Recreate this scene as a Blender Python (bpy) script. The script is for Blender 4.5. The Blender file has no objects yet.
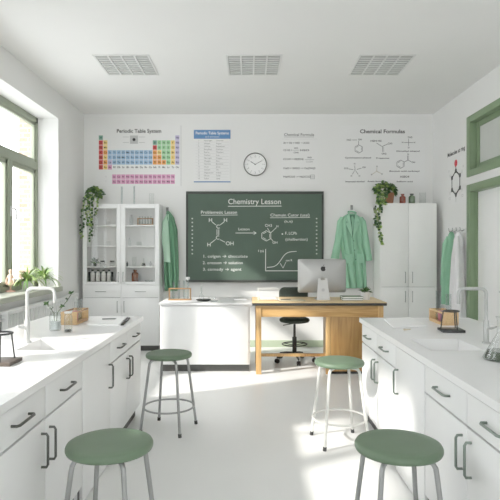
import bpy, bmesh, math, random
from mathutils import Vector, Matrix
RND = random.Random(11)
COL = bpy.context.scene.collection
PI = math.pi
H = 1.5          # eye height
F = 530.0        # focal length in pixels of a 500 px frame
U0 = 248.5


def X(u, d): return (u - U0) * d / F
def Z(v, d): return H + (250 - v) * d / F


# ------------------------------------------------------------------ materials
def lin(c):
    return tuple(((x / 12.92) if x <= .04045 else ((x + .055) / 1.055) ** 2.4) for x in c)


def rgb(r, g, b): return lin((r / 255, g / 255, b / 255))


def mat(name, col, rough=.5, metal=0.0, var=.04, scale=6.0, bump=0.0, spec=.5, coat=0.0, stretch=None):
    m = bpy.data.materials.new(name); m.use_nodes = True
    nt = m.node_tree; b = nt.nodes['Principled BSDF']
    b.inputs['Roughness'].default_value = rough
    b.inputs['Metallic'].default_value = metal
    b.inputs['Specular IOR Level'].default_value = spec
    b.inputs['Coat Weight'].default_value = coat
    tc = nt.nodes.new('ShaderNodeTexCoord')
    no = nt.nodes.new('ShaderNodeTexNoise'); no.inputs['Scale'].default_value = scale
    no.inputs['Detail'].default_value = 4
    src = tc.outputs['Object']
    if stretch:
        mp = nt.nodes.new('ShaderNodeMapping'); mp.inputs['Scale'].default_value = stretch
        nt.links.new(src, mp.inputs['Vector']); src = mp.outputs['Vector']
    nt.links.new(src, no.inputs['Vector'])
    cr = nt.nodes.new('ShaderNodeValToRGB')
    cr.color_ramp.elements[0].position = .3; cr.color_ramp.elements[1].position = .7
    cr.color_ramp.elements[0].color = tuple(max(0, x * (1 - var)) for x in col) + (1,)
    cr.color_ramp.elements[1].color = tuple(min(1, x * (1 + var)) for x in col) + (1,)
    nt.links.new(no.outputs['Fac'], cr.inputs['Fac'])
    nt.links.new(cr.outputs['Color'], b.inputs['Base Color'])
    if bump:
        bp = nt.nodes.new('ShaderNodeBump'); bp.inputs['Strength'].default_value = bump
        bp.inputs['Distance'].default_value = .01
        nt.links.new(no.outputs['Fac'], bp.inputs['Height'])
        nt.links.new(bp.outputs['Normal'], b.inputs['Normal'])
    return m


def wood(name, c1, c2, axis='X', rough=.45, scale=1.0):
    m = bpy.data.materials.new(name); m.use_nodes = True
    nt = m.node_tree; b = nt.nodes['Principled BSDF']; b.inputs['Roughness'].default_value = rough
    tc = nt.nodes.new('ShaderNodeTexCoord'); mp = nt.nodes.new('ShaderNodeMapping')
    s = {'X': (1.2, 14, 14), 'Y': (14, 1.2, 14), 'Z': (14, 14, 1.2)}[axis]
    mp.inputs['Scale'].default_value = tuple(x * scale for x in s)
    no = nt.nodes.new('ShaderNodeTexNoise'); no.inputs['Scale'].default_value = 1.6
    no.inputs['Detail'].default_value = 6; no.inputs['Distortion'].default_value = 1.2
    cr = nt.nodes.new('ShaderNodeValToRGB')
    cr.color_ramp.elements[0].position = .32; cr.color_ramp.elements[1].position = .68
    cr.color_ramp.elements[0].color = c1 + (1,); cr.color_ramp.elements[1].color = c2 + (1,)
    nt.links.new(tc.outputs['Object'], mp.inputs['Vector']); nt.links.new(mp.outputs['Vector'], no.inputs['Vector'])
    nt.links.new(no.outputs['Fac'], cr.inputs['Fac']); nt.links.new(cr.outputs['Color'], b.inputs['Base Color'])
    return m


def glass(name, tint=(1, 1, 1), refl=.12, edge=1.0, rough=.03):
    """thin clear glass: transparent with a fresnel-like gloss, a little body colour"""
    m = bpy.data.materials.new(name); m.use_nodes = True
    nt = m.node_tree; nt.nodes.clear()
    out = nt.nodes.new('ShaderNodeOutputMaterial')
    tr = nt.nodes.new('ShaderNodeBsdfTransparent'); tr.inputs['Color'].default_value = tint + (1,)
    gl = nt.nodes.new('ShaderNodeBsdfGlossy'); gl.inputs['Roughness'].default_value = rough
    gl.inputs['Color'].default_value = (.95, .97, .97, 1)
    lw = nt.nodes.new('ShaderNodeLayerWeight'); lw.inputs['Blend'].default_value = .35
    mp = nt.nodes.new('ShaderNodeMapRange'); mp.inputs['To Min'].default_value = refl * .35
    mp.inputs['To Max'].default_value = min(1, refl * 4)
    nt.links.new(lw.outputs['Facing'], mp.inputs['Value'])
    lw2 = nt.nodes.new('ShaderNodeLayerWeight'); lw2.inputs['Blend'].default_value = .25
    cr = nt.nodes.new('ShaderNodeValToRGB'); cr.color_ramp.elements[0].color = tint + (1,); cr.color_ramp.elements[0].position = .35
    cr.color_ramp.elements[1].color = tuple(x * edge for x in tint) + (1,); cr.color_ramp.elements[1].position = .95
    nt.links.new(lw2.outputs['Facing'], cr.inputs['Fac']); nt.links.new(cr.outputs['Color'], tr.inputs['Color'])
    mx = nt.nodes.new('ShaderNodeMixShader')
    nt.links.new(mp.outputs['Result'], mx.inputs['Fac'])
    nt.links.new(tr.outputs['BSDF'], mx.inputs[1]); nt.links.new(gl.outputs['BSDF'], mx.inputs[2])
    nt.links.new(mx.outputs['Shader'], out.inputs['Surface'])
    return m


def brick_mat(name):
    m = bpy.data.materials.new(name); m.use_nodes = True
    nt = m.node_tree; b = nt.nodes['Principled BSDF']; b.inputs['Roughness'].default_value = .9
    tc = nt.nodes.new('ShaderNodeTexCoord'); sp = nt.nodes.new('ShaderNodeSeparateXYZ')
    ad = nt.nodes.new('ShaderNodeMath'); ad.operation = 'ADD'
    cb = nt.nodes.new('ShaderNodeCombineXYZ')
    nt.links.new(tc.outputs['Object'], sp.inputs[0])
    nt.links.new(sp.outputs['X'], ad.inputs[0]); nt.links.new(sp.outputs['Y'], ad.inputs[1])
    nt.links.new(ad.outputs[0], cb.inputs['X']); nt.links.new(sp.outputs['Z'], cb.inputs['Y'])
    br = nt.nodes.new('ShaderNodeTexBrick')
    br.inputs['Color1'].default_value = rgb(164, 129, 108) + (1,)
    br.inputs['Color2'].default_value = rgb(188, 160, 140) + (1,)
    br.inputs['Mortar'].default_value = rgb(204, 192, 176) + (1,)
    br.inputs['Scale'].default_value = 4.0
    br.inputs['Mortar Size'].default_value = .025
    nt.links.new(cb.outputs[0], br.inputs['Vector']); nt.links.new(br.outputs['Color'], b.inputs['Base Color'])
    return m


M = {}
M['wall'] = mat('wall_paint', (.80, .80, .785), .85, var=.012, scale=1.5, bump=.02)
M['ceil'] = mat('ceiling_paint', (.80, .80, .785), .9, var=.012, scale=1.2)
M['floor'] = mat('epoxy_floor', (.80, .80, .785), .28, var=.02, scale=1.3, spec=.35)
M['white'] = mat('white_laminate', (.82, .825, .82), .4, var=.01)
M['gap'] = mat('shadow_gap_grey', (.16, .16, .155), .8)
M['top'] = mat('white_worktop', (.81, .81, .81), .28, var=.015, scale=4)
M['sink'] = mat('white_sink', (.80, .80, .79), .3, var=.01)
M['grey_lam'] = mat('locker_grey_white', (.88, .885, .86), .45, var=.01)
M['toe'] = mat('dark_toe_kick', (.06, .06, .055), .6)
M['handle_d'] = mat('dark_bronze_handle', (.075, .08, .07), .38, metal=.4)
M['handle_g'] = mat('sage_metal_handle', (.17, .21, .18), .38, metal=.5)
M['handle_s'] = mat('satin_handle', (.30, .31, .30), .35, metal=.7)
M['green_seat'] = mat('sage_seat_dark', rgb(91, 112, 88), .42, var=.05, scale=9)
M['green_seat2'] = mat('sage_seat_pale', rgb(124, 150, 128), .42, var=.05, scale=9)
M['steel'] = mat('grey_painted_steel', (.31, .315, .31), .4, metal=.35)
M['steel_lit'] = mat('sunlit_steel', (.62, .62, .59), .4)  # stool leg steel with the sunlight on it put into the colour
M['black'] = mat('black_plastic', (.018, .02, .018), .45)
M['rubber'] = mat('black_rubber', (.03, .03, .03), .7)
M['green_frame'] = mat('sage_frame_paint', rgb(120, 142, 108), .5, var=.04)
M['green_win'] = mat('sage_window_paint', rgb(146, 154, 134), .5, var=.04)
M['green_base'] = mat('pale_green_baseboard', rgb(176, 190, 164), .5, var=.03)
M['sill'] = mat('sill_grey_green', rgb(172, 176, 160), .5, var=.05)
M['door'] = mat('door_white', (.90, .90, .89), .5, var=.01)
M['chrome'] = mat('chrome', (.80, .80, .80), .15, metal=1)
M['pane'] = glass('window_glass', (1, 1, 1), .03)
M['corridor'] = mat('corridor_grey', rgb(196, 199, 194), .35, var=.02)  # opaque grey stands in for dim corridor light behind the glass
M['cabglass'] = glass('cabinet_glass', (.985, .985, .98), .035)
M['clear'] = glass('clear_glass', (.94, .95, .945), .05, edge=.45, rough=.12)
M['bluish'] = glass('bluish_glass', (.90, .92, .92), .06, edge=.45)
M['brown_gl'] = mat('amber_glass', rgb(112, 62, 40), .12, var=.1, coat=.5)
M['red_gl'] = mat('red_amber_glass', rgb(128, 52, 38), .12, var=.1, coat=.5)
M['olive_gl'] = mat('olive_glass', rgb(92, 112, 84), .15, var=.1, coat=.5)
M['dkliq'] = mat('dark_green_liquid', rgb(58, 70, 54), .15, coat=.5)
M['liq'] = mat('pale_blue_water', rgb(216, 222, 222), .12, coat=.5)
M['blackgl'] = mat('black_glass', (.012, .013, .013), .12, coat=.5)
M['board'] = mat('chalkboard_green', rgb(74, 92, 80), .75, var=.10, scale=1.6)
M['frame_d'] = mat('charcoal_frame', rgb(46, 49, 45), .5)
M['clockrim'] = mat('clock_rim_grey', rgb(112, 112, 108), .4, metal=.3)
M['chalk'] = mat('chalk_white', (.82, .84, .80), .9)
M['chalk2'] = mat('chalk_soft', (.52, .57, .52), .9)
M['paper'] = mat('poster_paper', (.805, .805, .795), .7, var=.008)
M['paper2'] = mat('poster_paper_cool', (.80, .81, .80), .7, var=.008)
M['sheet'] = mat('white_sheet', (.90, .90, .89), .6, var=.008)
M['ink'] = mat('black_ink', (.03, .03, .03), .8)
M['ink2'] = mat('grey_ink', (.20, .20, .20), .8)
M['ink3'] = mat('pale_ink', (.42, .42, .42), .8)
M['red'] = mat('red_print', rgb(205, 68, 66), .7)
M['redball'] = mat('red_atom', rgb(214, 40, 56), .4)
M['orange'] = mat('orange_print', rgb(236, 158, 82), .7)
M['yellow'] = mat('yellow_print', rgb(240, 208, 124), .7)
M['blue'] = mat('blue_print', rgb(150, 184, 216), .7)
M['green'] = mat('green_print', rgb(150, 204, 150), .7)
M['teal'] = mat('teal_print', rgb(112, 158, 140), .7)
M['purple'] = mat('lilac_print', rgb(186, 178, 210), .7)
M['pinkish'] = mat('pink_print', rgb(216, 150, 186), .7)
M['bluehead'] = mat('blue_header', rgb(90, 134, 184), .7)
M['greybox'] = mat('grey_print', (.5, .5, .5), .7)
M['oak'] = wood('oak_along', rgb(178, 132, 74), rgb(210, 168, 106), 'X')
M['oakz'] = wood('oak_upright', rgb(184, 138, 80), rgb(216, 176, 116), 'Z')
M['oakp'] = wood('oak_panel', rgb(150, 108, 54), rgb(182, 138, 78), 'Z')
M['oakt'] = wood('oak_top', rgb(206, 172, 122), rgb(228, 200, 154), 'X')
M['edge'] = mat('black_edge_band', (.02, .022, .02), .4)
M['woodlt'] = wood('rack_wood', rgb(196, 158, 108), rgb(220, 186, 138), 'Y', scale=4)
M['wooddk'] = wood('rack_brown_wood', rgb(160, 118, 84), rgb(190, 150, 112), 'Y', scale=4)
M['brass'] = wood('rack_golden_wood', rgb(134, 98, 56), rgb(164, 124, 78), 'X', scale=3)
M['coat_g'] = mat('mint_cotton', rgb(146, 196, 164), .85, var=.07, scale=7, stretch=(3, 3, .5))
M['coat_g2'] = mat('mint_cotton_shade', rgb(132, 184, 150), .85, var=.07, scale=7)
M['coat_g3'] = mat('mint_cotton_shaded', rgb(104, 152, 120), .85, var=.08, scale=7, stretch=(3, 3, .5))  # narrow coat's body, colour darkened to hold its shade
M['coat_gd'] = mat('mint_lining', rgb(84, 130, 104), .85)
M['coat_lap'] = mat('mint_lapel', rgb(158, 206, 176), .85, var=.04)
M['coat_sl'] = mat('mint_sleeve_sunlit', rgb(190, 226, 202), .85, var=.05)  # same cotton, colour lightened for the sunlit sleeve
M['coat_w'] = mat('white_cotton', (.80, .79, .80), .85, var=.04, scale=7)
M['coat_ws'] = mat('white_cotton_shade', (.50, .48, .52), .85, var=.04)
M['leaf'] = mat('leaf_green', rgb(86, 124, 60), .5, var=.2, scale=14)
M['leafd'] = mat('leaf_dark', rgb(58, 92, 50), .5, var=.2, scale=14)
M['leafl'] = mat('leaf_light', rgb(150, 182, 92), .5, var=.2, scale=14)
M['leafv'] = mat('leaf_cream_green', rgb(176, 190, 140), .5, var=.2, scale=14)
M['stem'] = mat('stem_green', rgb(88, 104, 66), .6)
M['pot_w'] = mat('white_ceramic', (.80, .80, .78), .35, var=.02)
M['terra'] = mat('terracotta', rgb(152, 102, 76), .8, var=.1)
M['soil'] = mat('soil', rgb(60, 46, 36), .95, var=.3, scale=40)
M['alu'] = mat('brushed_aluminium', rgb(178, 178, 176), .38, metal=.55, var=.02)
M['alu2'] = mat('pale_aluminium', rgb(206, 206, 204), .38, metal=.4, var=.02)
M['screen'] = mat('dark_screen', (.01, .01, .012), .1)
M['crate'] = mat('dark_green_crate', rgb(52, 66, 56), .6)
M['peach'] = mat('peach_plastic', rgb(226, 196, 172), .6, var=.08, scale=20)
M['pinkpl'] = mat('pink_plastic', rgb(216, 170, 150), .6)
M['navy'] = mat('dark_cloth_cover', rgb(52, 60, 54), .6)
M['beige'] = mat('beige_pages', rgb(206, 194, 168), .7)
M['pinkv'] = mat('rose_liquid', rgb(186, 110, 116), .3)
M['plum'] = mat('plum_liquid', rgb(120, 84, 110), .3)
M['amber'] = mat('amber_liquid', rgb(196, 150, 90), .3)
M['rad'] = mat('radiator_white', (.70, .71, .70), .4, var=.01)
M['radgap'] = mat('radiator_gap_shade', (.22, .225, .225), .6)  # dark backing colour paints the shade between the radiator columns
M['lamp'] = mat('diffuser_grey', (.40, .41, .395), .5, var=.02)
M['lampf'] = mat('lamp_frame', (.70, .705, .69), .5)
M['brick'] = brick_mat('pale_brick')
M['chairb'] = mat('charcoal_green_fabric', rgb(40, 50, 42), .7, var=.1, scale=30)
M['cream'] = mat('label_cream', (.70, .69, .66), .6)


# ------------------------------------------------------------------ mesh builder
class MB:
    def __init__(self, xf=None):
        self.bm = bmesh.new(); self.mats = []; self.xf = xf or Matrix()

    def mi(self, m):
        if m not in self.mats: self.mats.append(m)
        return self.mats.index(m)

    def _v(self, p): return self.bm.verts.new(self.xf @ Vector(p))

    def face(self, pts, m):
        try:
            f = self.bm.faces.new([self._v(p) for p in pts]); f.material_index = self.mi(m); return f
        except ValueError:
            return None

    def box(self, x0, x1, y0, y1, z0, z1, m, bev=0.0, rot=0.0, seg=2):
        t = bmesh.new()
        bmesh.ops.create_cube(t, size=1)
        for v in t.verts:
            v.co = Vector(((x0 + x1) / 2 + v.co.x * (x1 - x0), (y0 + y1) / 2 + v.co.y * (y1 - y0), (z0 + z1) / 2 + v.co.z * (z1 - z0)))
        if bev > 0:
            bmesh.ops.bevel(t, geom=list(t.edges), offset=bev, segments=seg, profile=.5, affect='EDGES')
        if rot:
            c = Vector(((x0 + x1) / 2, (y0 + y1) / 2, 0))
            r = Matrix.Rotation(rot, 4, 'Z')
            for v in t.verts: v.co = r @ (v.co - c) + c
        self.merge(t, m)

    def merge(self, t, m, xf=None):
        k = self.mi(m); vm = {}
        x = self.xf @ xf if xf else self.xf
        for v in t.verts: vm[v] = self.bm.verts.new(x @ v.co)
        for f in t.faces:
            try:
                nf = self.bm.faces.new([vm[v] for v in f.verts]); nf.material_index = k
            except ValueError:
                pass
        t.free()

    def tube(self, pts, r, m, seg=10, closed=False, sq=None):
        pts = [Vector(p) for p in pts]; n = len(pts); k = self.mi(m)
        rr = r if isinstance(r, (list, tuple)) else [r] * n
        tang = []
        for i in range(n):
            if closed: a, b = pts[(i - 1) % n], pts[(i + 1) % n]
            else: a, b = pts[max(0, i - 1)], pts[min(n - 1, i + 1)]
            tang.append((b - a).normalized())
        up = Vector((0, 0, 1))
        if abs(tang[0].dot(up)) > .9: up = Vector((0, 1, 0))
        nrm = (up - tang[0] * up.dot(tang[0])).normalized(); rings = []
        for i in range(n):
            nrm = (nrm - tang[i] * nrm.dot(tang[i])).normalized()
            bi = tang[i].cross(nrm); ring = []
            for j in range(seg):
                a = 2 * PI * j / seg
                ring.append(self._v(pts[i] + (nrm * math.cos(a) + bi * math.sin(a)) * rr[i]))
            rings.append(ring)
        last = n if closed else n - 1
        for i in range(last):
            A, B = rings[i], rings[(i + 1) % n]
            for j in range(seg):
                f = self.bm.faces.new((A[j], A[(j + 1) % seg], B[(j + 1) % seg], B[j])); f.material_index = k
        if not closed:
            for ring in (rings[0], rings[-1]):
                f = self.bm.faces.new(ring); f.material_index = k

    def ring(self, c, R, r, m, n=40, seg=8):
        self.tube([(c[0] + R * math.cos(2 * PI * i / n), c[1] + R * math.sin(2 * PI * i / n), c[2]) for i in range(n)], r, m, seg, True)

    def lathe(self, prof, m, c=(0, 0, 0), seg=24, xf=None):
        k = self.mi(m); rings = []; c = Vector(c); x = self.xf @ xf if xf else self.xf
        for r, z in prof:
            if r < 1e-6: rings.append([self.bm.verts.new(x @ (c + Vector((0, 0, z))))])
            else: rings.append([self.bm.verts.new(x @ (c + Vector((r * math.cos(2 * PI * j / seg), r * math.sin(2 * PI * j / seg), z)))) for j in range(seg)])
        for A, B in zip(rings, rings[1:]):
            for j in range(seg):
                q = (A[j], A[(j + 1) % seg], B[(j + 1) % seg], B[j]) if len(A) > 1 and len(B) > 1 else \
                    (A[0], B[(j + 1) % seg], B[j]) if len(A) == 1 and len(B) > 1 else (A[j], A[(j + 1) % seg], B[0]) if len(A) > 1 else None
                if q:
                    f = self.bm.faces.new(q); f.material_index = k

    def sphere(self, c, r, m, seg=14, sz=1.0):
        n = max(6, seg // 2)
        self.lathe([(r * math.sin(PI * i / n), -r * sz * math.cos(PI * i / n)) for i in range(n + 1)], m, c, seg)

    # ---- flat marks on a board whose local x,y plane is the printed face
    def seg2(self, p, q, w, m, d=0.0):
        p = Vector(p); q = Vector(q); t = (q - p)
        if t.length < 1e-6: return
        t.normalize(); s = Vector((-t.y, t.x)) * w / 2
        self.face([(p.x + s.x, p.y + s.y, d), (p.x - s.x, p.y - s.y, d), (q.x - s.x, q.y - s.y, d), (q.x + s.x, q.y + s.y, d)], m)

    def pl2(self, pts, w, m, d=0.0):
        for a, b in zip(pts, pts[1:]): self.seg2(a, b, w, m, d)

    def rect2(self, x0, x1, y0, y1, m, d=0.0):
        self.face([(x0, y0, d), (x1, y0, d), (x1, y1, d), (x0, y1, d)], m)

    def disc2(self, c, r, m, d=0.0, n=16):
        self.face([(c[0] + r * math.cos(2 * PI * i / n), c[1] + r * math.sin(2 * PI * i / n), d) for i in range(n)], m)

    def text2(self, s, c, size, m, d=0.0, align='CENTER', width=None, bold=0.0):
        me = text_mesh(s, align, bold)
        xs = [v.co.x for v in me.vertices]
        if not xs: return
        w = max(xs) - min(xs); sx = size
        if width: sx = width / w
        t = bmesh.new(); t.from_mesh(me)
        self.merge(t, m, Matrix.Translation((c[0], c[1], d)) @ Matrix.Diagonal((sx, size, 1, 1)))

    def build(self, name, parent=None, ang=.6, smooth=True, recalc=True):
        if recalc: bmesh.ops.recalc_face_normals(self.bm, faces=self.bm.faces)
        me = bpy.data.meshes.new(name); self.bm.to_mesh(me); self.bm.free()
        for m in self.mats: me.materials.append(m)
        if smooth:
            me.polygons.foreach_set('use_smooth', [True] * len(me.polygons))
            me.set_sharp_from_angle(angle=ang)
        o = bpy.data.objects.new(name, me); COL.objects.link(o)
        if parent: o.parent = parent
        return o


_tm = {}
def text_mesh(s, align, bold):
    key = (s, align, bold)
    if key in _tm: return _tm[key]
    cu = bpy.data.curves.new('lettering', 'FONT'); cu.body = s; cu.size = 1; cu.align_x = align; cu.align_y = 'CENTER'
    cu.resolution_u = 3; cu.offset = bold
    o = bpy.data.objects.new('lettering', cu); COL.objects.link(o)
    dg = bpy.context.evaluated_depsgraph_get()
    me = bpy.data.meshes.new_from_object(o.evaluated_get(dg))
    bpy.data.objects.remove(o); bpy.data.curves.remove(cu)
    _tm[key] = me
    return me


def tag(o, label=None, cat=None, group=None, kind=None):
    if label: o['label'] = label
    if cat: o['category'] = cat
    if group: o['group'] = group
    if kind: o['kind'] = kind
    return o


def thing(name, label, cat, loc=(0, 0, 0), rz=0.0, group=None, kind=None):
    o = bpy.data.objects.new(name, None); COL.objects.link(o)
    o.empty_display_size = .05
    o.location = loc; o.rotation_euler = (0, 0, rz)
    return tag(o, label, cat, group, kind)


def dup(root, loc, rz, label, group=None):
    r = root.copy(); COL.objects.link(r); r.location = loc; r.rotation_euler = (0, 0, rz); r['label'] = label
    if group: r['group'] = group
    for ch in list(root.children):
        c = ch.copy(); COL.objects.link(c); c.parent = r
        for g in list(ch.children):
            d = g.copy(); COL.objects.link(d); d.parent = c
    return r


def struct(mb, name, parent=None):
    o = mb.build(name, parent)
    if not parent: o['kind'] = 'structure'
    return o


# ------------------------------------------------------------------ room shell
YB, XL, XR, ZC, Y0 = 8.2, -2.545, 2.855, 3.603, -4.0
W1 = (4.33, 7.09); W2 = (1.20, 3.05); WZ = (1.0, 3.26)
mb = MB(); mb.box(-3.12, 3.05, Y0, YB + .15, -.12, 0, M['floor']); struct(mb, 'floor')
mb = MB(); mb.box(-3.12, 3.05, Y0, YB + .15, ZC, ZC + .12, M['ceil']); struct(mb, 'ceiling')
mb = MB(); mb.box(XL - .3, XR + .15, YB, YB + .15, 0, ZC, M['wall']); struct(mb, 'wall_back')


RW = (-2.2, 2.5, 1.25, 3.4)  # opening added out of view so fill light reaches the back
mb = MB(); mb.box(XL - .3, RW[0], Y0 - .15, Y0, 0, ZC, M['wall']); mb.box(RW[1], XR + .15, Y0 - .15, Y0, 0, ZC, M['wall'])
mb.box(RW[0], RW[1], Y0 - .15, Y0, 0, RW[2], M['wall']); mb.box(RW[0], RW[1], Y0 - .15, Y0, RW[3], ZC, M['wall']); struct(mb, 'wall_front')


def wall_x(mb, x0, x1, ya, yb, holes, m):
    """wall slab with rectangular openings (y0,y1,z0,z1), all the same face plane"""
    ys = sorted({ya, yb} | {h[0] for h in holes} | {h[1] for h in holes})
    for a, b in zip(ys, ys[1:]):
        hs = sorted([(h[2], h[3]) for h in holes if h[0] <= a + 1e-6 and h[1] >= b - 1e-6]); z = 0
        for h0, h1 in hs:
            if h0 > z + 1e-6: mb.box(x0, x1, a, b, z, h0, m)
            z = h1
        if z < ZC - 1e-6: mb.box(x0, x1, a, b, z, ZC, m)


mb = MB(); wall_x(mb, XL - .30, XL, Y0, YB, [(W1[0], W1[1], *WZ), (W2[0], W2[1], *WZ)], M['wall']); struct(mb, 'wall_left')
mb = MB(); wall_x(mb, XL - .52, XL - .36, Y0, YB + .15, [(W1[0] - .05, W1[1] - .02, WZ[0] - .05, WZ[1] + .12), (W2[0], W2[1], WZ[0] - .05, WZ[1] + .12)], M['brick'])
struct(mb, 'wall_outside')
mb = MB(); wall_x(mb, XR, XR + .15, Y0, YB, [(5.86, 6.815, 0, 2.285), (5.86, 6.815, 2.50, 3.165)], M['wall']); struct(mb, 'wall_right')

mb = MB(); mb.box(XL + .002, XR - .002, YB - .018, YB, 0, .105, M['green_base'], .004); struct(mb, 'baseboard_back')
mb = MB(); mb.box(XR - .015, XR, 6.9, YB - .02, 0, .10, M['wall'], .003); struct(mb, 'baseboard_right')


def make_window(name, ya, yb, ws):
    r = thing(name, None, None, (XL - .30, ya, WZ[0]), kind='structure')
    w = yb - ya; h = WZ[1] - WZ[0]; x0, x1 = -.045, .03
    mb = MB()
    for a, b, c, d in ((0, w, 0, .07), (0, w, h - .075, h), (0, .06, 0, h), (w - .06, w, 0, h)):
        mb.box(x0, x1, a, b, c, d, M['green_win'], .006)
    mb.box(x0 - .01, x1 + .006, .04, w - .04, 1.565, 1.665, M['green_win'], .008)   # transom bar
    mb.build('window_frame', r)
    n = len(ws); cs = [.06]
    for q in ws: cs.append(cs[-1] + q)
    cs[-1] = w - .06
    for i in range(n):
        a, b = cs[i], cs[i + 1]
        if i < n - 1:
            mb = MB(); mb.box(x0, x1 + .008, b - .045, b + .045, .07, 1.57, M['green_win'], .006); mb.build('mullion', r)
        a2, b2 = a + (.045 if i else 0), b - (.045 if i < n - 1 else 0)
        mb = MB()
        for p, q, c, d in ((a2, b2, .07, .13), (a2, b2, 1.51, 1.565), (a2, a2 + .055, .07, 1.565), (b2 - .055, b2, .07, 1.565)):
            mb.box(x0 + .01, x1 - .012, p, q, c, d, M['green_win'], .005)
        s = mb.build('casement', r)
        mb = MB(); mb.box(-.012, -.006, a2 + .05, b2 - .05, .125, 1.515, M['pane']); mb.build('pane', s)
        if i:
            mb = MB()
            mb.box(.03, .045, a - .018, a + .018, .90, 1.02, M['alu2'], .004)
            mb.tube([(.045, a, .99), (.075, a, .99), (.078, a + .03, .99), (.078, a + .05, .97), (.078, a + .055, .86)], .011, M['alu2'], 8)
            mb.build('window_handle', s)
    mb = MB()
    mb.box(x0 + .008, x1 - .01, .06, w - .06, 1.655, 1.70, M['green_win'], .004); mb.box(x0 + .008, x1 - .01, .06, w - .06, h - .115, h - .07, M['green_win'], .004)
    for a in (.06, w - .10): mb.box(x0 + .008, x1 - .01, a, a + .04, 1.66, h - .07, M['green_win'], .004)
    s = mb.build('upper_sash', r)
    mb = MB(); mb.box(-.012, -.006, .09, w - .09, 1.69, h - .10, M['pane']); mb.build('pane', s)
    return r


make_window('window_1', *W1, (1.10, .77, .77)); make_window('window_2', *W2, (.86, .87))
for nm, w in (('trim_1', W1), ('trim_2', W2)):
    mb = MB(); mb.box(XL - .275, XL + .055, w[0] - .04, w[1] + .025, WZ[0] - .05, WZ[0] + .012, M['sill'], .008); struct(mb, nm)

d = thing('fill_window', None, None, (0, Y0 - .1, 0), kind='structure')  # unseen window, added to brighten the back wall and cupboards
mb = MB()
for a, b_, c_, e in ((RW[0], RW[0] + .07, RW[2], RW[3]), (RW[1] - .07, RW[1], RW[2], RW[3]), (RW[0] + .07, RW[1] - .07, RW[2], RW[2] + .07), (RW[0] + .07, RW[1] - .07, RW[3] - .07, RW[3])): mb.box(a, b_, -.03, .03, c_, e, M['green_win'], .005)
mb.build('window_frame', d)
mb = MB(); mb.box(RW[0] + .06, RW[1] - .06, -.004, .004, RW[2] + .06, RW[3] - .06, M['pane']); mb.build('pane', d)

# door with transom light on the right wall
d = thing('door_1', None, None, (XR, 5.787, 0), kind='structure')
mb = MB(); g = M['green_frame']; W = 1.10
mb.box(-.025, 0, 0, .10, 0, 2.341, g, .006); mb.box(-.025, 0, W - .10, W, 0, 2.341, g, .006); mb.box(-.025, 0, .10, W - .10, 2.245, 2.341, g, .006)
mb.box(-.004, .115, .075, .10, 0, 2.26, g, .003); mb.box(-.004, .115, W - .10, W - .075, 0, 2.26, g, .003); mb.box(-.004, .115, .10, W - .10, 2.245, 2.28, g, .003)
for a in (.10, W - .125): mb.box(.055, .075, a, a + .025, 0, 2.245, g, .003)
mb.build('door_frame', d)
mb = MB(); mb.box(.075, .115, .105, W - .105, .008, 2.24, M['door'], .003); lf = mb.build('door_leaf', d)
mb = MB(); mb.tube([(.075, .17, 1.02), (.03, .17, 1.02), (.025, .20, 1.02), (.025, .29, 1.02)], .010, M['chrome'], 10); mb.box(.066, .076, .145, .195, .93, 1.09, M['chrome'], .003); mb.build('door_handle', lf)
d = thing('window_3', None, None, (XR, 5.787, 2.442), kind='structure')
mb = MB(); h = .777
mb.box(-.025, 0, 0, .10, 0, h, g, .006); mb.box(-.025, 0, W - .10, W, 0, h, g, .006); mb.box(-.025, 0, .10, W - .10, h - .085, h, g, .006); mb.box(-.025, 0, .10, W - .10, 0, .085, g, .006)
for a, b, c, e in ((.075, .10, .06, h - .06), (W - .10, W - .075, .06, h - .06), (.1, W - .1, .06, .085), (.1, W - .1, h - .085, h - .055)): mb.box(-.004, .14, a, b, c, e, g, .003)
mb.build('window_frame', d)
mb = MB()
for a, b, c, e in ((.10, .175, .085, h - .085), (W - .175, W - .10, .085, h - .085), (.175, W - .175, .085, .16), (.175, W - .175, h - .155, h - .085)): mb.box(.06, .10, a, b, c, e, g, .006)
s = mb.build('sash', d)
mb = MB(); mb.box(.078, .084, .17, W - .17, .15, h - .15, M['corridor']); mb.build('pane', s)

# ------------------------------------------------------------------ ceiling lights
def ceiling_light(loc, label):
    t = thing('ceiling_light', label, 'ceiling light', loc, group='recessed louvre ceiling lights')
    mb = MB(); a, b = .305, .33
    for x0, x1, y0, y1 in ((-a, a, -b, -b + .022), (-a, a, b - .022, b), (-a, -a + .022, -b + .022, b - .022), (a - .022, a, -b + .022, b - .022)):
        mb.box(x0, x1, y0, y1, -.009, 0, M['lampf'], .002)
    mb.build('frame', t)
    mb = MB(); mb.box(-a + .02, a - .02, -b + .02, b - .02, -.004, 0, M['lamp'])
    mb.build('reflector', t)
    mb = MB()
    for i in range(1, 4):
        x = -a + .02 + i * (2 * a - .04) / 4
        mb.box(x - .009, x + .009, -b + .022, b - .022, -.012, -.0041, M['lampf'], .001)
    for j in range(1, 9):
        y = -b + .022 + j * (2 * b - .044) / 9
        for i in range(4):
            x0 = -a + .024 + i * (2 * a - .044) / 4
            mb.box(x0 + .006, x0 + .134, y - .005, y + .005, -.010, -.0041, M['lampf'])
    mb.build('louvre', t)
    return t


cl = ceiling_light((-1.378, 6.03, ZC), 'leftmost of the three square louvred ceiling lights')
dup(cl, (.06, 6.03, ZC), 0, 'middle of the three square louvred ceiling lights')
dup(cl, (1.50, 6.03, ZC), 0, 'rightmost of the three square louvred ceiling lights')

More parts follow.
